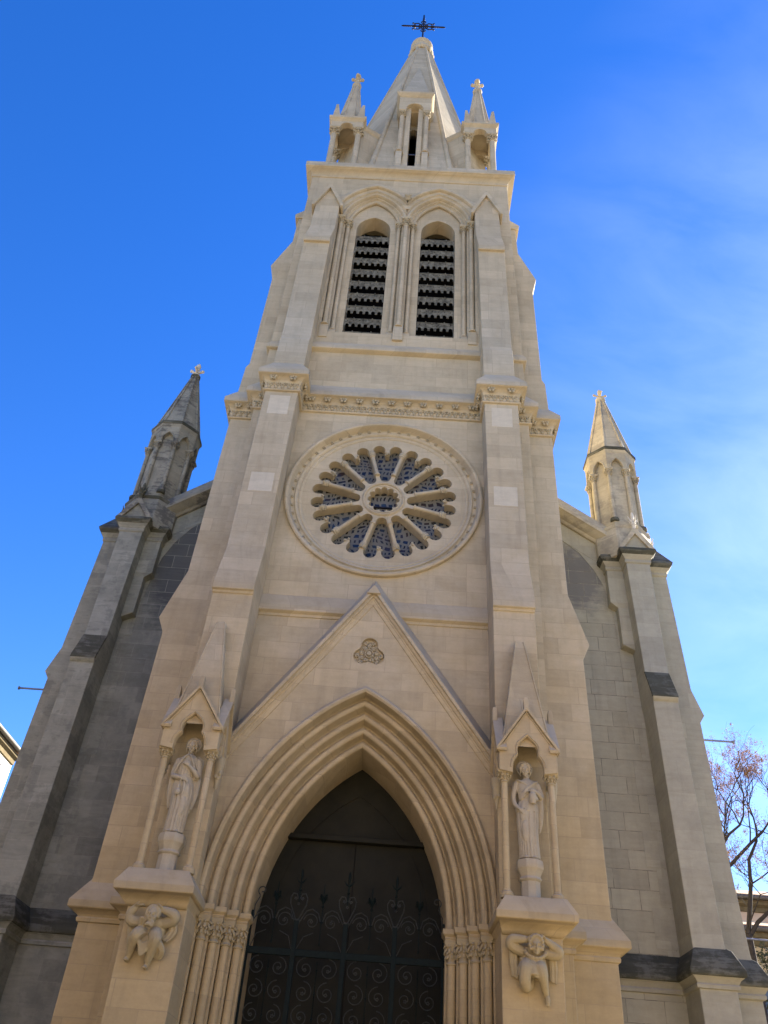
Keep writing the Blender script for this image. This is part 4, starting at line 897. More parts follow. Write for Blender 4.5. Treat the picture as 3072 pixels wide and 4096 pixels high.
def head(m, c, sc=1.0, yaw=0.0, tilt=0.0, beard=False, hood=False, curls=True, k=None):
    R = Matrix.Rotation(yaw, 3, 'Z') @ Matrix.Rotation(tilt, 3, 'X'); c = Vector(c)
    def e(p, r, seg=9, rg=7): m.ell(c + R @ (Vector(p)*sc), tuple(x*sc for x in r), seg, rg, R)
    e((0, 0.012, 0.02), (0.083, 0.098, 0.105), 14, 10); e((0, -0.018, -0.055), (0.062, 0.070, 0.068), 12, 8)
    e((0, -0.072, -0.108), (0.026, 0.024, 0.022))                                      # chin
    m.tube([c+R@(Vector((0, -0.088, 0.022))*sc), c+R@(Vector((0, -0.108, -0.015))*sc), c+R@(Vector((0, -0.106, -0.036))*sc)], [0.009*sc, 0.013*sc, 0.017*sc], 6)
    for g in (-1, 1):
        e((g*0.034, -0.080, 0.030), (0.030, 0.016, 0.009)); e((g*0.033, -0.083, 0.010), (0.014, 0.010, 0.009)); e((g*0.044, -0.064, -0.035), (0.026, 0.022, 0.030)); e((g*0.082, 0.005, -0.012), (0.010, 0.018, 0.026))
        e((g*0.012, -0.101, -0.036), (0.012, 0.012, 0.009))
    e((0, -0.088, -0.063), (0.026, 0.014, 0.006)); e((0, -0.086, -0.077), (0.021, 0.014, 0.007))   # lips
    if curls:      # wavy hair swept back from the brow and falling beside the neck
        e((0, 0.030, 0.040), (0.094, 0.098, 0.098), 14, 10)
        for g in (-1, 1):
            for j in range(6):
                y = -0.045+0.024*j; m.tube([c+R@(Vector((g*0.012, y*0.6-0.01, 0.135-0.002*j*j))*sc), c+R@(Vector((g*0.062, y-0.006, 0.108))*sc), c+R@(Vector((g*0.092, y+0.008, 0.050))*sc), c+R@(Vector((g*0.088, y+0.014, -0.005))*sc), c+R@(Vector((g*0.098, y*0.4+0.02, -0.055))*sc), c+R@(Vector((g*0.085, y*0.3+0.03, -0.10))*sc)], [x*sc for x in (0.012, 0.014, 0.016, 0.014, 0.017, 0.010)], 6)
    if beard:
        for i in range(16): e((RND.uniform(-0.05, 0.05), -0.07+RND.uniform(-0.02, 0.01), -0.115+RND.uniform(-0.03, 0.02)), (0.018, 0.018, 0.024), 6, 4)
    if hood:
        for t in [i/10 for i in range(11)]:
            a = pi*(-0.15+1.3*t); e((0.098*cos(a), -0.035, 0.01+0.125*sin(a)), (0.030, 0.050, 0.030), 7, 5)
        e((0, 0.03, 0.06), (0.112, 0.10, 0.105), 12, 8)

def loft_body(m, rows, fold, n=56):
    rings = []
    for z, cx, cy, rx, ry in rows:
        ring = []
        for i in range(n):
            a = 2*pi*i/n; f = 1+fold(a, z); ring.append((cx+rx*f*cos(a), cy+ry*f*sin(a), z))
        rings.append(ring)
    m.loft(rings)

def statue(s):
    loc = Vector((s*3.235, -1.56, 6.10))
    m = FB()
    folds = -1 if s < 0 else 1            # side of the deep hanging folds, seen from the front
    def fold(a, z):
        side = cos(a)*folds; w = max(0.0, min(1.0, (side+0.35)*1.6)) if sin(a) < 0.5 else 0.6
        h = max(0.0, min(1.0, (1.02-z)/0.25)); return h*(0.10+0.20*w)*(abs(sin(6.5*a+0.6*sin(z*3)))**0.6-0.72) * (1.0 if z > 0.04 else 0.6)
    k = -folds
    rows = [(0.03, 0.0, 0.0, 0.175, 0.135), (0.10, 0.0, 0.0, 0.165, 0.13), (0.30, k*0.01, 0, 0.165, 0.135), (0.52, k*0.022, -0.008, 0.178, 0.150), (0.70, k*0.020, 0.0, 0.19, 0.145), (0.88, 0.0, 0.0, 0.195, 0.140), (1.0, -k*0.01, 0.0, 0.172, 0.125),
            (1.07, -k*0.01, 0, 0.150, 0.112), (1.14, -k*0.006, 0, 0.160, 0.118), (1.27, 0, 0, 0.185, 0.130), (1.38, 0, 0.005, 0.195, 0.118), (1.445, 0, 0.01, 0.16, 0.095), (1.485, 0, 0.012, 0.085, 0.075), (1.51, 0, 0.005, 0.056, 0.056), (1.57, 0, -0.005, 0.050, 0.052)]
    loft_body(m, rows, fold)
    m.ell((k*0.075, -0.125, 0.50), (0.065, 0.05, 0.20), 10, 8); m.ell((k*0.085, -0.10, 0.78), (0.08, 0.06, 0.16), 10, 8)     # bent knee and thigh under the cloth
    def skin(a, z):      # radius of the robe at a height
        for (z0, x0, y0, rx0, ry0), (z1, x1, y1, rx1, ry1) in zip(rows, rows[1:]):
            if z0 <= z <= z1: t = (z-z0)/(z1-z0); return (x0+(x1-x0)*t+(rx0+(rx1-rx0)*t)*cos(a), y0+(y1-y0)*t+(ry0+(ry1-ry0)*t)*sin(a), z)
        return (rows[0][1]+rows[0][3]*cos(a), rows[0][2]+rows[0][4]*sin(a), z)
    for i in range(22):        # long folds of the robe, deep on one side, thin over the bent knee
        a = 2*pi*i/22+0.09*sin(7*i); deep = cos(a)*folds > -0.15; r = 0.019+0.006*sin(3.7*i) if deep else 0.008
        top = 1.0 if deep else 0.96-0.05*(i % 3); sw = 0.10*sin(2.3*i)
        m.tube([skin(a+sw*(1-t)*0.6, z) for t, z in ((0.0, top), (0.3, 0.74), (0.65, 0.40), (1.0, 0.05))], [r*0.45, r*0.9, r*1.1, r*1.35], 7)
    for i in range(9):         # gathers over the girdle
        a = -pi*(0.06+0.88*i/8); m.tube([skin(a, 1.09), skin(a+0.05*sin(2*i), 1.17), skin(a*0.96-0.06, 1.28)], [0.011, 0.012, 0.003], 6)
    m.tube([(0.15*cos(t), 0.005+0.118*sin(t), 1.06+0.01*sin(3*t)) for t in [2*pi*i/20 for i in range(21)]], 0.014, 6)   # girdle
    for g in (-1, 1):       # feet
        m.ell((g*0.075, -0.12, 0.025), (0.040, 0.095, 0.032), 9, 6)
        for j in range(5): m.ell((g*0.075+0.028-0.014*j, -0.205+0.004*abs(j-1), 0.018), (0.009, 0.018, 0.010), 6, 4)
    head(m, (0.012 if s < 0 else -0.02, -0.035, 1.655), 0.97, yaw=0.12 if s < 0 else -0.12, tilt=0.20)
    if s < 0:
        # cape over both shoulders
        loft_body(m, [(1.02, 0, 0.035, 0.245, 0.13), (1.15, 0, 0.03, 0.250, 0.140), (1.30, 0, 0.02, 0.235, 0.142), (1.42, 0, 0.015, 0.190, 0.120), (1.49, 0, 0.012, 0.105, 0.085), (1.515, 0, 0.01, 0.07, 0.065)], lambda a, z: (-0.36*max(0, min(1, (1.36-z)/0.3)) if sin(a) < -0.55 else 0.02*sin(9*a)))
        for g in (-1, 1):    # rolled hem of the cape and its folds over the shoulder
            m.tube([(g*0.02, -0.105, 1.475), (g*0.075, -0.135, 1.40), (g*0.135, -0.140, 1.28), (g*0.20, -0.10, 1.14), (g*0.245, -0.03, 1.03)], 0.017, 7)
            for j in range(4): m.tube([(g*(0.07+0.02*j), -0.06+0.03*j, 1.475-0.012*j), (g*(0.16+0.015*j), -0.085+0.04*j, 1.33), (g*(0.235+0.008*j), -0.045+0.04*j, 1.12)], [0.006, 0.014, 0.012], 6)
        for g in (-1, 1):    # cape edges falling behind the arms
            m.tube([(g*0.22, 0.02, 1.30), (g*0.25, 0.03, 1.02), (g*0.245, 0.05, 0.75), (g*0.215, 0.06, 0.50)], [0.045, 0.055, 0.05, 0.02], 8, 0.7)
            m.tube([(g*0.17, 0.07, 1.2), (g*0.19, 0.08, 0.9), (g*0.17, 0.09, 0.45)], [0.06, 0.07, 0.03], 8)
        m.tube([(-0.20, 0.0, 1.38), (-0.235, -0.04, 1.10), (-0.15, -0.13, 1.03), (-0.04, -0.175, 1.00)], [0.060, 0.052, 0.045, 0.030], 10)
        hand(m, (0.0, -0.185, 0.995), (1, -0.1, -0.15), (0, 0.1, 1), (0, 0.3, -1), 0.95)
        m.tube([(0.20, 0.0, 1.38), (0.245, -0.04, 1.09), (0.17, -0.13, 1.15), (0.07, -0.165, 1.235)], [0.060, 0.055, 0.046, 0.030], 10)
        hand(m, (0.035, -0.17, 1.265), (-0.75, -0.2, 0.55), (0.5, 0, 0.8), (-0.2, 0.9, -0.3), 0.95)
        # gourd hanging from the hand by a cord
        m.tube([(-0.03, -0.185, 0.97), (-0.04, -0.185, 0.86)], 0.010, 6); m.ell((-0.045, -0.185, 0.825), (0.030, 0.030, 0.038), 9, 7); m.ell((-0.048, -0.185, 0.735), (0.052, 0.048, 0.066), 10, 8)
        m.tube([(0.03, -0.15, 1.0), (0.05, -0.17, 0.8), (0.04, -0.165, 0.62)], [0.03, 0.026, 0.01], 7)
    else:
        # tunic bloused over the girdle, shoulder drape, one arm hanging, one holding a vessel
        loft_body(m, [(0.86, -0.01, 0, 0.205, 0.150), (0.93, -0.01, 0, 0.20, 0.148), (1.05, 0, 0, 0.162, 0.120)], lambda a, z: 0.05*sin(11*a))
        m.tube([(-0.20, 0.0, 1.385), (-0.255, 0.0, 1.15), (-0.235, -0.06, 0.98), (-0.165, -0.135, 0.885)], [0.056, 0.047, 0.042, 0.028], 10)
        hand(m, (-0.135, -0.155, 0.855), (0.75, -0.15, -0.5), (0.4, -0.1, 0.8), (0.1, 0.9, -0.3), 1.0, 0.5)
        m.tube([(0.20, 0.0, 1.385), (0.26, -0.03, 1.16), (0.17, -0.135, 1.20), (0.06, -0.185, 1.235)], [0.060, 0.052, 0.044, 0.030], 10)
        hand(m, (0.02, -0.195, 1.24), (-0.9, -0.1, -0.1), (0, -0.1, 1), (0, 0.3, -1), 0.95)
        m.lathe([(0.0, -0.14), (0.050, -0.135), (0.052, -0.10), (0.066, -0.06), (0.066, 0.03), (0.045, 0.07), (0.035, 0.09), (0.05, 0.10), (0.0, 0.105)], (0.075, -0.20, 1.11), 12)
        hand(m, (0.155, -0.185, 1.07), (-0.5, -0.5, 0.1), (0, 0, 1), (-0.6, 0.5, -0.2), 0.85)
        for i in range(6):     # mantle gathered on one shoulder and slung across the chest
            m.tube([(0.20-0.012*i, 0.0, 1.46-0.012*i), (0.12-0.01*i, -0.10, 1.40-0.02*i), (0.02-0.012*i, -0.135, 1.31-0.03*i), (-0.10, -0.115, 1.20-0.022*i), (-0.16, -0.05, 1.14-0.012*i)], [0.020, 0.018, 0.013, 0.011, 0.008], 7)
        for i in range(4): m.tube([(-0.19+0.02*i, -0.02-0.02*i, 1.455-0.01*i), (-0.13+0.03*i, -0.085-0.01*i, 1.43-0.02*i), (-0.03+0.02*i, -0.12, 1.40-0.03*i)], [0.020, 0.016, 0.008], 7)
        m.tube([(0.25, 0.0, 1.2), (0.255, 0.02, 0.95), (0.24, 0.04, 0.70), (0.21, 0.05, 0.52)], [0.045, 0.05, 0.042, 0.012], 8)
        for i in range(2): m.tube([(0.21-0.03*i, 0.03, 1.15), (0.20, 0.06, 0.6)], [0.05, 0.03], 8)
    m.xf(lambda p: (loc.x+p[0], loc.y+p[1], loc.z+p[2]))
    root = empty('statue', loc)
    remeshed(m, 'figure', 'statue_stone', root, 0.008, 1)
    hx = loc.x+(0.012 if s < 0 else -0.02)
    h = MB(); h.lathe([(0.0, 0.0), (0.128, 0.0), (0.142, -0.018), (0.156, 0.0), (0.146, 0.03), (0.0, 0.03)], (hx, loc.y+0.06, loc.z+1.735), 28, 'y'); h.build('halo', 'statue_stone', root, smooth=50, tilt=False)
    for g in (-1, 1):
        w = MB(); w.loft([[(loc.x+g*(0.06+t*wd), loc.y+0.15-0.02*q, z+loc.z) for t, q in ((0, 0), (0.5, 1.5), (1, 0.5), (1, -1), (0.5, -0.5), (0, -1.5))] for z, wd in ((0.55, 0.03), (0.75, 0.10), (1.0, 0.15), (1.25, 0.18), (1.40, 0.20), (1.49, 0.17), (1.54, 0.10))])
        w.build('wing', 'statue_stone', root, smooth=50, tilt=False)
    return root
st = statue(-1); tag(st, 'caped stone angel with a small gourd hanging from the hand at its waist', 'statue', 'angel statues in the portal niches')
st = statue(1); tag(st, 'stone angel in a belted tunic holding a vessel, one arm hanging at its side', 'statue', 'angel statues in the portal niches')

def atlas(s):
    m = FB(); W = -1.60
    def ribbon(pts, r, k=3, gap=0.03):      # a bundle of parallel cloth folds
        for j in range(k): m.tube([(x+gap*(j-(k-1)/2), y-0.012*(j % 2), z-0.012*j) for x, y, z in pts], [r*(1.0 if j % 2 else 0.8)]*(len(pts)-1)+[r*0.5], 7)
    def leg(pts, rad, cloth):      # a limb, with folds of cloth lying over its first joints
        m.tube(pts, rad, 12)
        for j in range(7):
            f = pi*(0.10+0.80*j/6); m.tube([(x+r*0.94*cos(f), y-r*0.94*sin(f)*0.9, z-0.02*(j % 2)) for (x, y, z), r in zip(pts[:cloth], rad[:cloth])], [0.010, 0.019, 0.024, 0.020, 0.012][:cloth], 6)
    if s < 0:
        X = -3.215
        m.ell((X, W-0.06, 4.46), (0.27, 0.17, 0.24), 14, 10); m.ell((X, W-0.12, 4.58), (0.29, 0.15, 0.13), 12, 8)
        head(m, (X+0.03, W-0.33, 4.665), 1.32, yaw=0.05, tilt=0.08, beard=True, curls=False)
        for j in range(17):
            a = pi*(-0.15+1.3*j/16); m.ell((X+0.03+0.118*cos(a), W-0.33, 4.70+0.118*sin(a)), (0.034, 0.075, 0.034), 7, 5)
        m.ell((X+0.03, W-0.28, 4.76), (0.125, 0.12, 0.09), 12, 8)
        m.tube([(X-0.20, W-0.12, 4.58), (X-0.37, W-0.18, 4.58), (X-0.42, W-0.22, 4.68), (X-0.33, W-0.27, 4.79)], [0.095, 0.105, 0.085, 0.062], 10)
        hand(m, (X-0.31, W-0.30, 4.81), (1, -0.15, 0.05), (0, -1, 0.1), (0, 0.1, 1), 1.35, 0.25)
        m.tube([(X+0.20, W-0.12, 4.58), (X+0.40, W-0.18, 4.64), (X+0.40, W-0.24, 4.72), (X+0.20, W-0.29, 4.78)], [0.095, 0.105, 0.10, 0.062], 10)
        hand(m, (X+0.17, W-0.31, 4.80), (-1, -0.1, 0.05), (0, -1, 0.1), (0, 0.1, 1), 1.35, 0.25)
        for g, kx, kz, fx, fz in ((-1, -0.20, 4.31, -0.32, 4.00), (1, 0.17, 4.27, 0.05, 3.90)):
            leg([(X+g*0.09, W-0.10, 4.38), (X+kx*0.8, W-0.26, 4.37), (X+kx, W-0.31, kz), (X+(kx+fx)/2, W-0.20, (kz+fz)/2+0.03), (X+fx, W-0.07, fz)], [0.12, 0.12, 0.108, 0.092, 0.055], 4)
            m.ell((X+fx-0.01, W-0.09, fz-0.045), (0.052, 0.09, 0.045), 8, 6)
            for j in range(5): m.ell((X+fx-0.045+0.019*j, W-0.165, fz-0.06), (0.012, 0.018, 0.012), 6, 4)
        m.ell((X-0.02, W-0.13, 4.26), (0.22, 0.14, 0.13), 12, 8)
        for j in range(6):
            d = 0.032*j; m.tube([(X-0.20+d*0.6, W-0.36+d*0.5, 4.33-d*0.7), (X-0.05, W-0.27, 4.19-d*1.1), (X+0.16-d*0.4, W-0.36+d*0.5, 4.30-d*0.7)], [0.026, 0.034, 0.026], 7)
        ribbon([(X+0.38, W-0.10, 4.66), (X+0.40, W-0.08, 4.48), (X+0.28, W-0.08, 4.32)], 0.035, 4, 0.035); ribbon([(X-0.40, W-0.08, 4.62), (X-0.38, W-0.07, 4.42), (X-0.34, W-0.05, 4.20)], 0.035, 4, 0.03)
        ribbon([(X+0.20, W-0.30, 4.28), (X+0.28, W-0.18, 4.14), (X+0.22, W-0.08, 4.02)], 0.05, 3, 0.05); ribbon([(X-0.12, W-0.34, 4.62), (X-0.16, W-0.24, 4.50), (X-0.06, W-0.22, 4.40)], 0.028, 4, 0.035)
    else:
        X = 3.20
        m.ell((X, W-0.06, 4.48), (0.24, 0.15, 0.22), 14, 10); m.ell((X, W-0.10, 4.58), (0.29, 0.13, 0.11), 12, 8)
        head(m, (X+0.03, W-0.31, 4.655), 1.22, yaw=-0.03, tilt=0.14, curls=False, hood=True)
        m.tube([(X-0.20, W-0.12, 4.58), (X-0.40, W-0.17, 4.66), (X-0.38, W-0.22, 4.75), (X-0.14, W-0.28, 4.75)], [0.095, 0.10, 0.095, 0.062], 10)
        hand(m, (X-0.12, W-0.30, 4.74), (0.85, 0.1, 0.3), (0, -0.9, 0.3), (0.2, 0.6, 0.5), 1.3, 0.4)
        m.tube([(X+0.20, W-0.12, 4.58), (X+0.43, W-0.18, 4.55), (X+0.45, W-0.22, 4.62), (X+0.22, W-0.27, 4.76)], [0.095, 0.095, 0.088, 0.058], 10)
        hand(m, (X+0.19, W-0.29, 4.77), (-0.85, 0.1, 0.25), (0, -0.9, 0.3), (-0.2, 0.6, 0.4), 1.3, 0.4)
        leg([(X-0.10, W-0.10, 4.38), (X-0.16, W-0.27, 4.30), (X-0.19, W-0.27, 4.10), (X-0.14, W-0.16, 4.00), (X-0.03, W-0.06, 4.12)], [0.12, 0.12, 0.108, 0.088, 0.06], 2)
        leg([(X+0.07, W-0.10, 4.38), (X+0.10, W-0.26, 4.31), (X+0.13, W-0.27, 4.18), (X+0.18, W-0.16, 4.02), (X+0.22, W-0.07, 3.90)], [0.115, 0.11, 0.098, 0.074, 0.05], 2)
        m.ell((X+0.235, W-0.09, 3.825), (0.052, 0.06, 0.10), 8, 6)
        for j in range(5): m.ell((X+0.197+0.019*j, W-0.11, 3.745), (0.012, 0.016, 0.016), 6, 4)
        loft_body(m, [(4.17, X-0.02, W-0.12, 0.27, 0.235), (4.19, X-0.02, W-0.12, 0.275, 0.24), (4.32, X-0.02, W-0.12, 0.265, 0.215), (4.46, X, W-0.10, 0.22, 0.16)], lambda a, z: 0.10*(abs(sin(5*a+0.5))-0.5)+(0.22*max(0, -sin(a))*(4.30-z) if z < 4.3 else 0), 56)
        for j in range(5): m.tube([(X-0.24+0.02*j, W-0.17, 4.45-0.025*j), (X-0.02, W-0.31, 4.35-0.045*j), (X+0.11, W-0.28, 4.22-0.02*j)], [0.022, 0.028, 0.02], 7)
        ribbon([(X-0.36, W-0.07, 4.62), (X-0.36, W-0.06, 4.42), (X-0.33, W-0.05, 4.18)], 0.032, 4, 0.032); ribbon([(X+0.36, W-0.07, 4.54), (X+0.37, W-0.06, 4.36), (X+0.36, W-0.05, 4.14)], 0.032, 4, 0.032)
        m.tube([(X-0.20, W-0.10, 4.12), (X-0.24, W-0.06, 4.02), (X-0.14, W-0.05, 3.95), (X-0.02, W-0.05, 4.02)], 0.03, 7)
        for j in range(9): a = pi*(1.05+0.9*j/8); m.ell((X+0.03+0.19*cos(a), W-0.19-0.09*abs(sin(a)), 4.60+0.15*sin(a)), (0.05, 0.055, 0.036), 7, 5)
    m.xf(lambda p: (X+(p[0]-X)*0.90, W+(p[1]-W)*0.95, 4.86+(p[2]-4.86)*0.91))
    o = remeshed(m, 'corbel_figure', 'carved_stone', PIERS[s], 0.0105, 1)
    o['label'] = 'crouching bearded man carrying the platform on raised arms' if s < 0 else 'kneeling hooded man carrying the platform with hands behind his head'
for s in (-1, 1): atlas(s)

# ------------------------------------------------------------------ iron gate in the portal
GT = empty('iron_gate', (0, 0.25, 0)); tag(GT, 'dark green wrought iron gate with scrolls and spear points across the portal', 'gate')
GX = (-1.84, -0.975, -0.03, 0.91, 1.83); GY = 0.25
m = MB(); m.box(-1.86, 1.86, GY-0.03, GY+0.03, 4.61, 4.73); m.build('top_rail', 'gate_paint', GT, bevel=0.006)
for i, x in enumerate(GX):
    w = 0.045 if 0 < i < 4 else 0.022; MB().box(x-w, x+w, GY-0.034, GY+0.034, 0.0, 5.22 if 0 < i < 4 else 5.35).build('post', 'gate_paint', GT, bevel=0.006)
def spiral(cx, cz, r, a0, turns, sgn, n=26, k=0.22): return [(cx+r*(1-(1-k)*i/n)*cos(a0+sgn*2*pi*turns*i/n), GY, cz+r*(1-(1-k)*i/n)*sin(a0+sgn*2*pi*turns*i/n)) for i in range(n+1)]
def flower_gate(m, x, z, r=0.022):
    for j in range(5): m.ell((x+r*cos(2*pi*j/5), GY, z+r*sin(2*pi*j/5)), (r*0.6, 0.014, r*0.6), 6, 4)
def scroll(x, z, r, sgn, parent=GT):
    """a C-scroll with its rosette: the outer sweep and an inward spiral"""
    m = MB(); p = spiral(x, z, r, pi/2 if sgn > 0 else pi/2, 1.35, -sgn); m.tube(p, 0.0095, 6); flower_gate(m, x, z-0.02); return m.build('scroll', 'gate_scroll_paint', parent, smooth=60, merge=False)
for b in range(4):
    x0, x1 = GX[b]+0.05, GX[b+1]-0.05; mid = (x0+x1)/2; r = (x1-x0)/4.25
    for row in range(9):
        z = 4.42-0.385*row
        if z < 0.7: break
        for sg in (-1, 1): scroll(mid+sg*(r+0.015), z, r*0.92, sg*(1 if row % 2 == 0 else -1))
        m = MB(); m.tube([(mid, GY, z+0.12), (mid, GY, z-0.26)], 0.011, 6); m.ell((mid, GY, z-0.02), (0.025, 0.02, 0.018), 7, 5); m.build('scroll_tie', 'gate_paint', GT, smooth=60, merge=False)
    # crest: two loops with a tail, a lance with a leafy collar between them
    for sg in (-1, 1):
        m = MB(); c = (mid+sg*0.19, 5.22); rr = 0.155
        p = spiral(c[0], c[1], rr, pi/2 - sg*pi*0.45, 1.25, sg, 26, 0.25)
        tail = [(GX[b+1 if sg > 0 else b]-sg*0.05, GY, 4.74), (c[0]+sg*0.12, GY, 4.95), (c[0]-sg*0.06, GY, 5.03)]
        m.tube(p, 0.0095, 6); m.tube(tail, 0.009, 6); m.tube([(c[0], GY, c[1]+rr+0.07), (c[0]+sg*0.11, GY, c[1]+rr+0.03), (GX[b+1 if sg > 0 else b]-sg*0.03, GY, 5.16)], 0.011, 6)
        m.tube([(c[0], GY, c[1]+rr+0.07), (c[0]-sg*0.12, GY, c[1]+rr+0.0), (mid+sg*0.02, GY, 5.22)], 0.011, 6)
        flower_gate(m, c[0], c[1]); m.build('crest_scroll', 'gate_scroll_paint', GT, smooth=60, merge=False)
    m = MB(); m.tube([(mid, GY, 4.84), (mid, GY, 5.90)], 0.012, 6); m.ell((mid, GY, 5.22), (0.04, 0.022, 0.02), 7, 5); m.ell((mid, GY, 5.50), (0.03, 0.025, 0.03), 7, 5); m.ell((mid, GY, 4.84), (0.02, 0.016, 0.035), 7, 5)
    for j in range(6):
        sg = -1 if j % 2 else 1; h = 0.05*(j//2); m.tube([(mid, GY, 5.54+h), (mid+sg*0.06, GY-0.02, 5.66+h*0.6), (mid+sg*(0.09-h*0.3), GY-0.03, 5.60+h)], [0.012, 0.020, 0.008], 6)
    m.build('lance', 'gate_paint', GT, smooth=60, merge=False)
for x in GX[1:4]:        # hearts and spears over the three middle posts
    m = MB(); m.ell((x, GY, 5.23), (0.07, 0.045, 0.022), 8, 5)
    for sg in (-1, 1):
        m.tube([(x+sg*0.02, GY, 5.22), (x+sg*0.08, GY, 5.36), (x+sg*0.155, GY, 5.52), (x+sg*0.165, GY, 5.63), (x+sg*0.12, GY, 5.71), (x+sg*0.05, GY, 5.70), (x+sg*0.025, GY, 5.63), (x+sg*0.06, GY, 5.59), (x+sg*0.09, GY, 5.63)], 0.012, 6); flower_gate(m, x+sg*0.07, 5.62, 0.018)
    flower_gate(m, x, 5.52, 0.018); m.build('heart_scroll', 'gate_scroll_paint', GT, smooth=60, merge=False)
    m = MB(); m.tube([(x, GY, 5.55), (x, GY, 5.95), (x, GY, 6.0), (x, GY, 6.10), (x, GY, 6.18)], [0.016, 0.016, 0.03, 0.028, 0.004], 6); m.ell((x, GY, 5.77), (0.035, 0.03, 0.022), 7, 5)
    for sg in (-1, 1): m.tube([(x, GY, 5.90), (x+sg*0.05, GY, 5.93), (x+sg*0.10, GY, 6.0)], [0.02, 0.018, 0.004], 6)
    m.build('spear', 'gate_paint', GT, smooth=60, merge=False)
for sg in (-1, 1):
    x = sg*1.84; m = MB(); m.tube([(x-sg*0.03, GY, 5.15), (x-sg*0.03, GY, 5.45), (x-sg*0.10, GY, 5.60), (x-sg*0.22, GY, 5.70)][:3] + spiral(x-sg*0.14, 5.72, 0.10, pi*1.5 if True else 0, 1.1, sg)[2:], 0.012, 6); m.build('crest_scroll', 'gate_scroll_paint', GT, smooth=60, merge=False)

# ------------------------------------------------------------------ neighbouring houses, tree, poles, cable
def house(name, x0, x1, y0, y1, h, wall, label, roof='gable_x', floors=3, face='-y', shutter='shutter_blue', group=None, nwin=None):
    root = empty(name, ((x0+x1)/2, (y0+y1)/2, 0)); tag(root, label, 'house', group)
    MB().box(x0, x1, y0, y1, 0, h).build('wall', wall, root, tilt=False)
    m = MB(); e = 0.30
    if roof == 'gable_x':
        ym = (y0+y1)/2; rh = (y1-y0)*0.16
        m.poly([(y0-e, h), (ym, h+rh), (y1+e, h), (y1+e, h+0.14), (ym, h+rh+0.16), (y0-e, h+0.14)], (), 'x', x0-0.3, x1+0.3)
    else:
        xm = (x0+x1)/2; rh = (x1-x0)*0.16
        m.poly([(x0-e, h), (xm, h+rh), (x1+e, h), (x1+e, h+0.14), (xm, h+rh+0.16), (x0-e, h+0.14)], (), 'y', y0-0.3, y1+0.3)
    ro = m.build('roof', 'roof_tile', root, tilt=False)
    m = MB()
    if face in ('-y', '+y'):
        yy = y0-e if face == '-y' else y1+e; m.tube([(x0-0.3, yy, h+0.02), (x1+0.3, yy, h+0.02)], 0.09, 8)
        yw = y0 if face == '-y' else y1; m2 = MB().plan([(x0, yw), (x1, yw)] if face == '-y' else [(x1, yw), (x0, yw)], [(0, h-0.5), (0.06, h-0.48), (0.08, h-0.32), (0.2, h-0.22), (0.22, h-0.1), (0, h-0.05)])
    else:
        xx = x1+e if face == '+x' else x0-e; m.tube([(xx, y0-0.3, h+0.02), (xx, y1+0.3, h+0.02)], 0.09, 8)
        m2 = MB().plan([(x1, y0), (x1, y1)], [(0, h-0.5), (0.06, h-0.48), (0.08, h-0.32), (0.2, h-0.22), (0.22, h-0.1), (0, h-0.05)])
    m.build('gutter', 'zinc_gutter', root, tilt=False, smooth=60); m2.build('eaves_moulding', 'eaves_wood', root, tilt=False)
    a0, a1 = (x0, x1) if face in ('-y', '+y') else (y0, y1); n = nwin or max(2, int((a1-a0)/3.2))
    for f in range(floors):
        zc = h*(f+0.5)/floors
        for i in range(n):
            c = a0+(a1-a0)*(i+0.5)/n; w, hh = 0.55, 0.95
            def fr(u0, u1, d0, d1, z0, z1):
                if face == '-y': return MB().box(u0, u1, y0-d1, y0-d0, z0, z1)
                if face == '+y': return MB().box(u0, u1, y1+d0, y1+d1, z0, z1)
                return MB().box(x1+d0, x1+d1, u0, u1, z0, z1)
            wn = fr(c-w-0.12, c+w+0.12, -0.02, 0.05, zc-hh-0.12, zc+hh+0.12).build('window', 'house_plaster_white', root, tilt=False)
            fr(c-w, c+w, 0.045, 0.056, zc-hh, zc+hh).build('pane', 'window_dark', wn, tilt=False)
            for sg in (-1, 1): fr(c+sg*(w+0.42)-0.28, c+sg*(w+0.42)+0.28, 0.0, 0.06, zc-hh, zc+hh).build('shutter', shutter, wn, tilt=False)
    return root
house('house', -27.5, -15.45, 1.0, 17.3, 14.45, 'house_plaster_white', 'white plastered house with a gutter under its tiled eaves, sunlit beyond the grey pier', 'gable_y', 4, '+x')
house('house', 14.2, 27, 20, 29, 11.5, 'house_plaster_pink', 'pink plastered house with a tiled roof, farther back behind the bare tree', 'gable_x', 3, '-y')
house('house', 13.2, 27, 15.6, 19, 9.25, 'house_plaster_ochre', 'lower ochre house with a tiled roof, just behind the bare tree and the ivy', 'gable_x', 2, '-y')

# bare tree with hanging bunches of dry seeds
TR = empty('tree', (12.5, 12, 0)); tag(TR, 'bare tree with tan bunches of dry seeds beside the church', 'tree')
TB = []; TIPS = []
def limb(pts, r0, r1, n=7):
    k = len(pts); TB.append((pts, [r0+(r1-r0)*i/(k-1) for i in range(k)], n))
def grow(p, d, L, r, lvl):
    p = Vector(p); d = Vector(d).normalized(); pts = [p]
    for i in range(3):
        d = (d + Vector((RND.uniform(-1, 1), RND.uniform(-1, 1), RND.uniform(-0.5, 0.75)))*0.28).normalized(); p = p + d*(L/3); pts.append(p)
    limb(pts, r, r*0.6, 6 if lvl < 3 else 4)
    if lvl >= 5: TIPS.append((p, d)); return
    for i in range(3 if lvl < 4 else 2):
        q = pts[RND.choice((1, 2, 3))] if i else p
        nd = (d + Vector((RND.uniform(-1, 1), RND.uniform(-1, 1), RND.uniform(-0.35, 0.8)))*0.95).normalized(); grow(q, nd, L*RND.uniform(0.55, 0.82), r*0.56, lvl+1)
    if RND.random() < 0.35: TIPS.append((p, d))
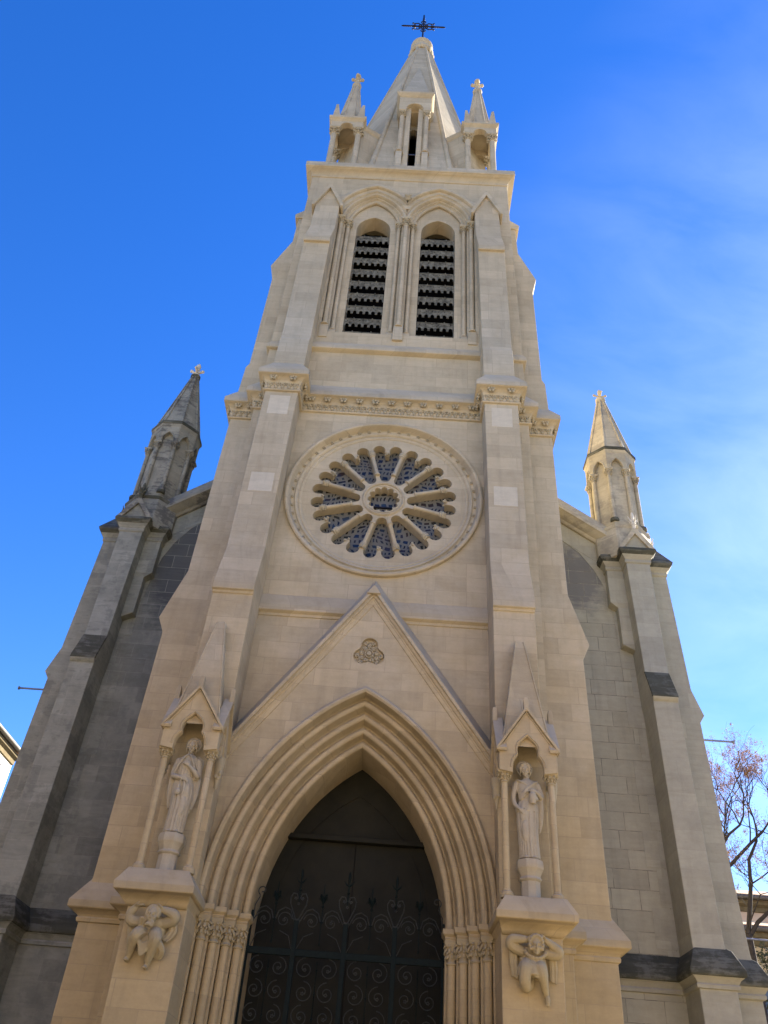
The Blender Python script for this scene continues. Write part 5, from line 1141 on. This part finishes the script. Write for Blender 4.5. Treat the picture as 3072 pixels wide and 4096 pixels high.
limb([(12.55, 12, 0), (12.42, 12, 3.5), (12.36, 12, 6.5), (12.40, 12, 7.6), (12.42, 12, 8.3)], 0.22, 0.11, 10)
limb([(12.42, 12, 8.3), (12.70, 12.1, 9.24), (12.90, 12.2, 9.9), (13.0, 12.2, 10.7), (13.45, 12.3, 11.4)], 0.085, 0.045)
limb([(12.42, 12, 8.2), (12.75, 11.9, 8.65), (13.3, 11.8, 9.1), (14.4, 11.8, 9.9)], 0.075, 0.045)
limb([(12.40, 12, 7.6), (11.8, 12.2, 9.0), (11.9, 12.3, 10.0), (12.37, 12.3, 10.5), (13.2, 12.3, 11.27), (13.75, 12.3, 11.75)], 0.08, 0.045)
limb([(11.85, 12.2, 9.6), (12.0, 12.0, 10.9), (12.35, 11.9, 11.4), (12.80, 11.9, 11.75), (13.0, 11.9, 12.1)], 0.06, 0.03)
for p, d, L, r in (((13.45, 12.3, 11.4), (0.35, 0.2, 0.9), 1.3, 0.045), ((13.75, 12.3, 11.75), (0.6, -0.2, 0.6), 1.3, 0.045), ((13.0, 11.9, 12.1), (0.25, 0.1, 0.9), 1.1, 0.035), ((12.37, 12.3, 10.5), (0.1, 0.3, 1), 1.5, 0.04), ((14.4, 11.8, 9.9), (0.7, 0, 0.6), 1.6, 0.05),
                   ((13.3, 11.8, 9.1), (0.5, 0.4, 0.7), 1.5, 0.045), ((12.35, 11.9, 11.4), (-0.05, 0.2, 1), 1.2, 0.035), ((12.0, 12.0, 10.9), (-0.4, 0.1, 0.9), 1.3, 0.035), ((12.9, 12.2, 9.9), (0.7, -0.3, 0.5), 1.4, 0.04), ((11.8, 12.2, 9.0), (-0.6, 0.2, 0.7), 1.6, 0.045), ((12.7, 12.1, 9.24), (0.6, 0.3, 0.7), 1.3, 0.04), ((13.2, 12.3, 11.27), (0.0, -0.2, 1), 1.3, 0.035), ((12.0, 12.0, 10.9), (0.1, -0.1, 1), 1.6, 0.04), ((11.9, 12.3, 10.0), (0.0, 0.1, 1), 1.7, 0.04), ((12.42, 12, 8.3), (0.4, -0.4, 0.7), 1.3, 0.035), ((14.4, 11.8, 9.9), (0.1, 0.2, 1), 1.8, 0.045), ((12.8, 11.9, 11.75), (-0.15, 0.1, 1), 1.3, 0.035)):
    grow(p, d, L, r*0.8, 1)
m = MB()
for pts, rr, n in TB[:4]: m.tube(pts, rr, n)
m.build('trunk', 'bark', TR, tilt=False, smooth=60, merge=False)
m = MB()
for pts, rr, n in TB[4:]: m.tube(pts, rr, n)
m.build('branches', 'bark', TR, tilt=False, smooth=60, merge=False)
m = MB()
def bunch(c, n, rx, rz, sz):
    for _ in range(n):
        a, b = RND.uniform(0, 2*pi), RND.gauss(0, 1); rr = rx*abs(RND.gauss(0, 0.5))
        p = Vector((c[0]+rr*cos(a), c[1]+rr*sin(a), c[2]+rz*b*0.45)); u = Vector((RND.uniform(-1, 1), RND.uniform(-1, 1), RND.uniform(-1, 1))).normalized()*sz*RND.uniform(0.6, 1.3); v = u.orthogonal().normalized()*sz*0.38
        m.add([p-u, p+v, p+u, p-v], [(0, 1, 2, 3)])
for p, d in TIPS:
    if RND.random() < (0.62 if p.z > 10.8 else 0.25): bunch((p.x, p.y, p.z-0.06), RND.randint(22, 50), RND.uniform(0.12, 0.26), RND.uniform(0.12, 0.24), 0.038)
m.build('seed_bunches', 'dry_seed', TR, tilt=False, merge=False)
# ivy hedge low behind the pier
IV = empty('shrub', (13.6, 14.2, 0)); tag(IV, 'dense ivy-like shrub with brownish green leaves in front of the ochre house', 'shrub')
m = MB()
for i in range(7): m.tube([(11.6+0.6*i, 14.2, 0), (11.7+0.6*i, 14.2+RND.uniform(-.3, .3), 3), (11.5+0.65*i, 14.3, 6+RND.random())], [0.06, 0.05, 0.02], 6)
m.build('stems', 'bark', IV, tilt=False, smooth=60, merge=False); m = MB()
for k in range(95):
    c = (RND.uniform(11.0, 16.5), RND.uniform(13.6, 14.9), RND.uniform(0.5, 8.3)); rr = RND.uniform(0.28, 0.55)
    if c[2] > 7.3 and RND.random() < 0.4: continue
    for _ in range(70):
        u = Vector((RND.gauss(0, 1), RND.gauss(0, 1), RND.gauss(0, 1))).normalized(); p = Vector(c)+u*rr*RND.uniform(0.5, 1.05); t = Vector((RND.uniform(-1, 1), RND.uniform(-1, 1), RND.uniform(-1, 1))).normalized()*0.075; w = t.orthogonal().normalized()*0.05
        m.add([p-t, p+w, p+t, p-w], [(0, 1, 2, 3)])
m.build('leaves', 'ivy_leaf', IV, tilt=False, merge=False)
for s, lb in ((-1, 'thin grey metal pole sticking out of the dirty grey corner pier'), (1, 'thin grey metal pole sticking out of the warm corner pier above the bare tree')):
    m = MB(); x = 8.3 if s < 0 else 8.35; e = 9.06 if s < 0 else 9.15; z = 10.68 if s < 0 else 10.55
    m.tube([(s*x, 2.6, z), (s*e, 2.6, z)], 0.024, 10); m.lathe([(0.0, -0.0), (0.045, 0.0), (0.045, 0.03), (0.0, 0.03)], (0, 0, 0), 10); v0 = len(m.v)-40
    m.v[v0:] = [(s*(e+p[2]-0.015), 2.6+p[0], z+p[1]) for p in m.v[v0:]]
    tag(m.build('metal_pole', 'grey_metal', tilt=False, smooth=50), lb, 'pole', 'poles sticking out of the corner piers')
tag(MB().tube([(8.6, 10.0, 7.74), (14, 10.0, 7.69), (22, 10.0, 7.72), (31, 10.0, 7.9)], 0.03, 8).build('cable', 'grey_metal', tilt=False, smooth=60), 'grey cable stretched across in front of the ochre house', 'cable')
# unseen houses added behind the viewer to bounce sunlight back at the front
for i, (x0, x1, h, w) in enumerate(((-34, -20, 12.5, 'house_plaster_ochre'), (-20, -4, 14.5, 'house_plaster_pink'), (-4, 11, 13, 'house_plaster_ochre'), (11, 25, 14, 'house_plaster_ochre'), (25, 40, 12, 'house_plaster_pink'))):
    house('house', x0, x1, -46, -36, h, w, ('added unseen ochre house with four rows of windows', 'added unseen broad pink house, tallest of the row', 'added unseen ochre house facing the portal', 'added unseen ochre house with blue shutters', 'added unseen low pink house ending the row')[i] + ' across the square', 'gable_x', 4, '+y', group='unseen houses added across the square to bounce light')
house('house', -27, -13.5, -32, -5, 17, 'house_plaster_pink', 'unseen tall pink house added left of the square to block sky light', 'gable_y', 5, '+x')  # added out of view to block sky and darken the front's lower left
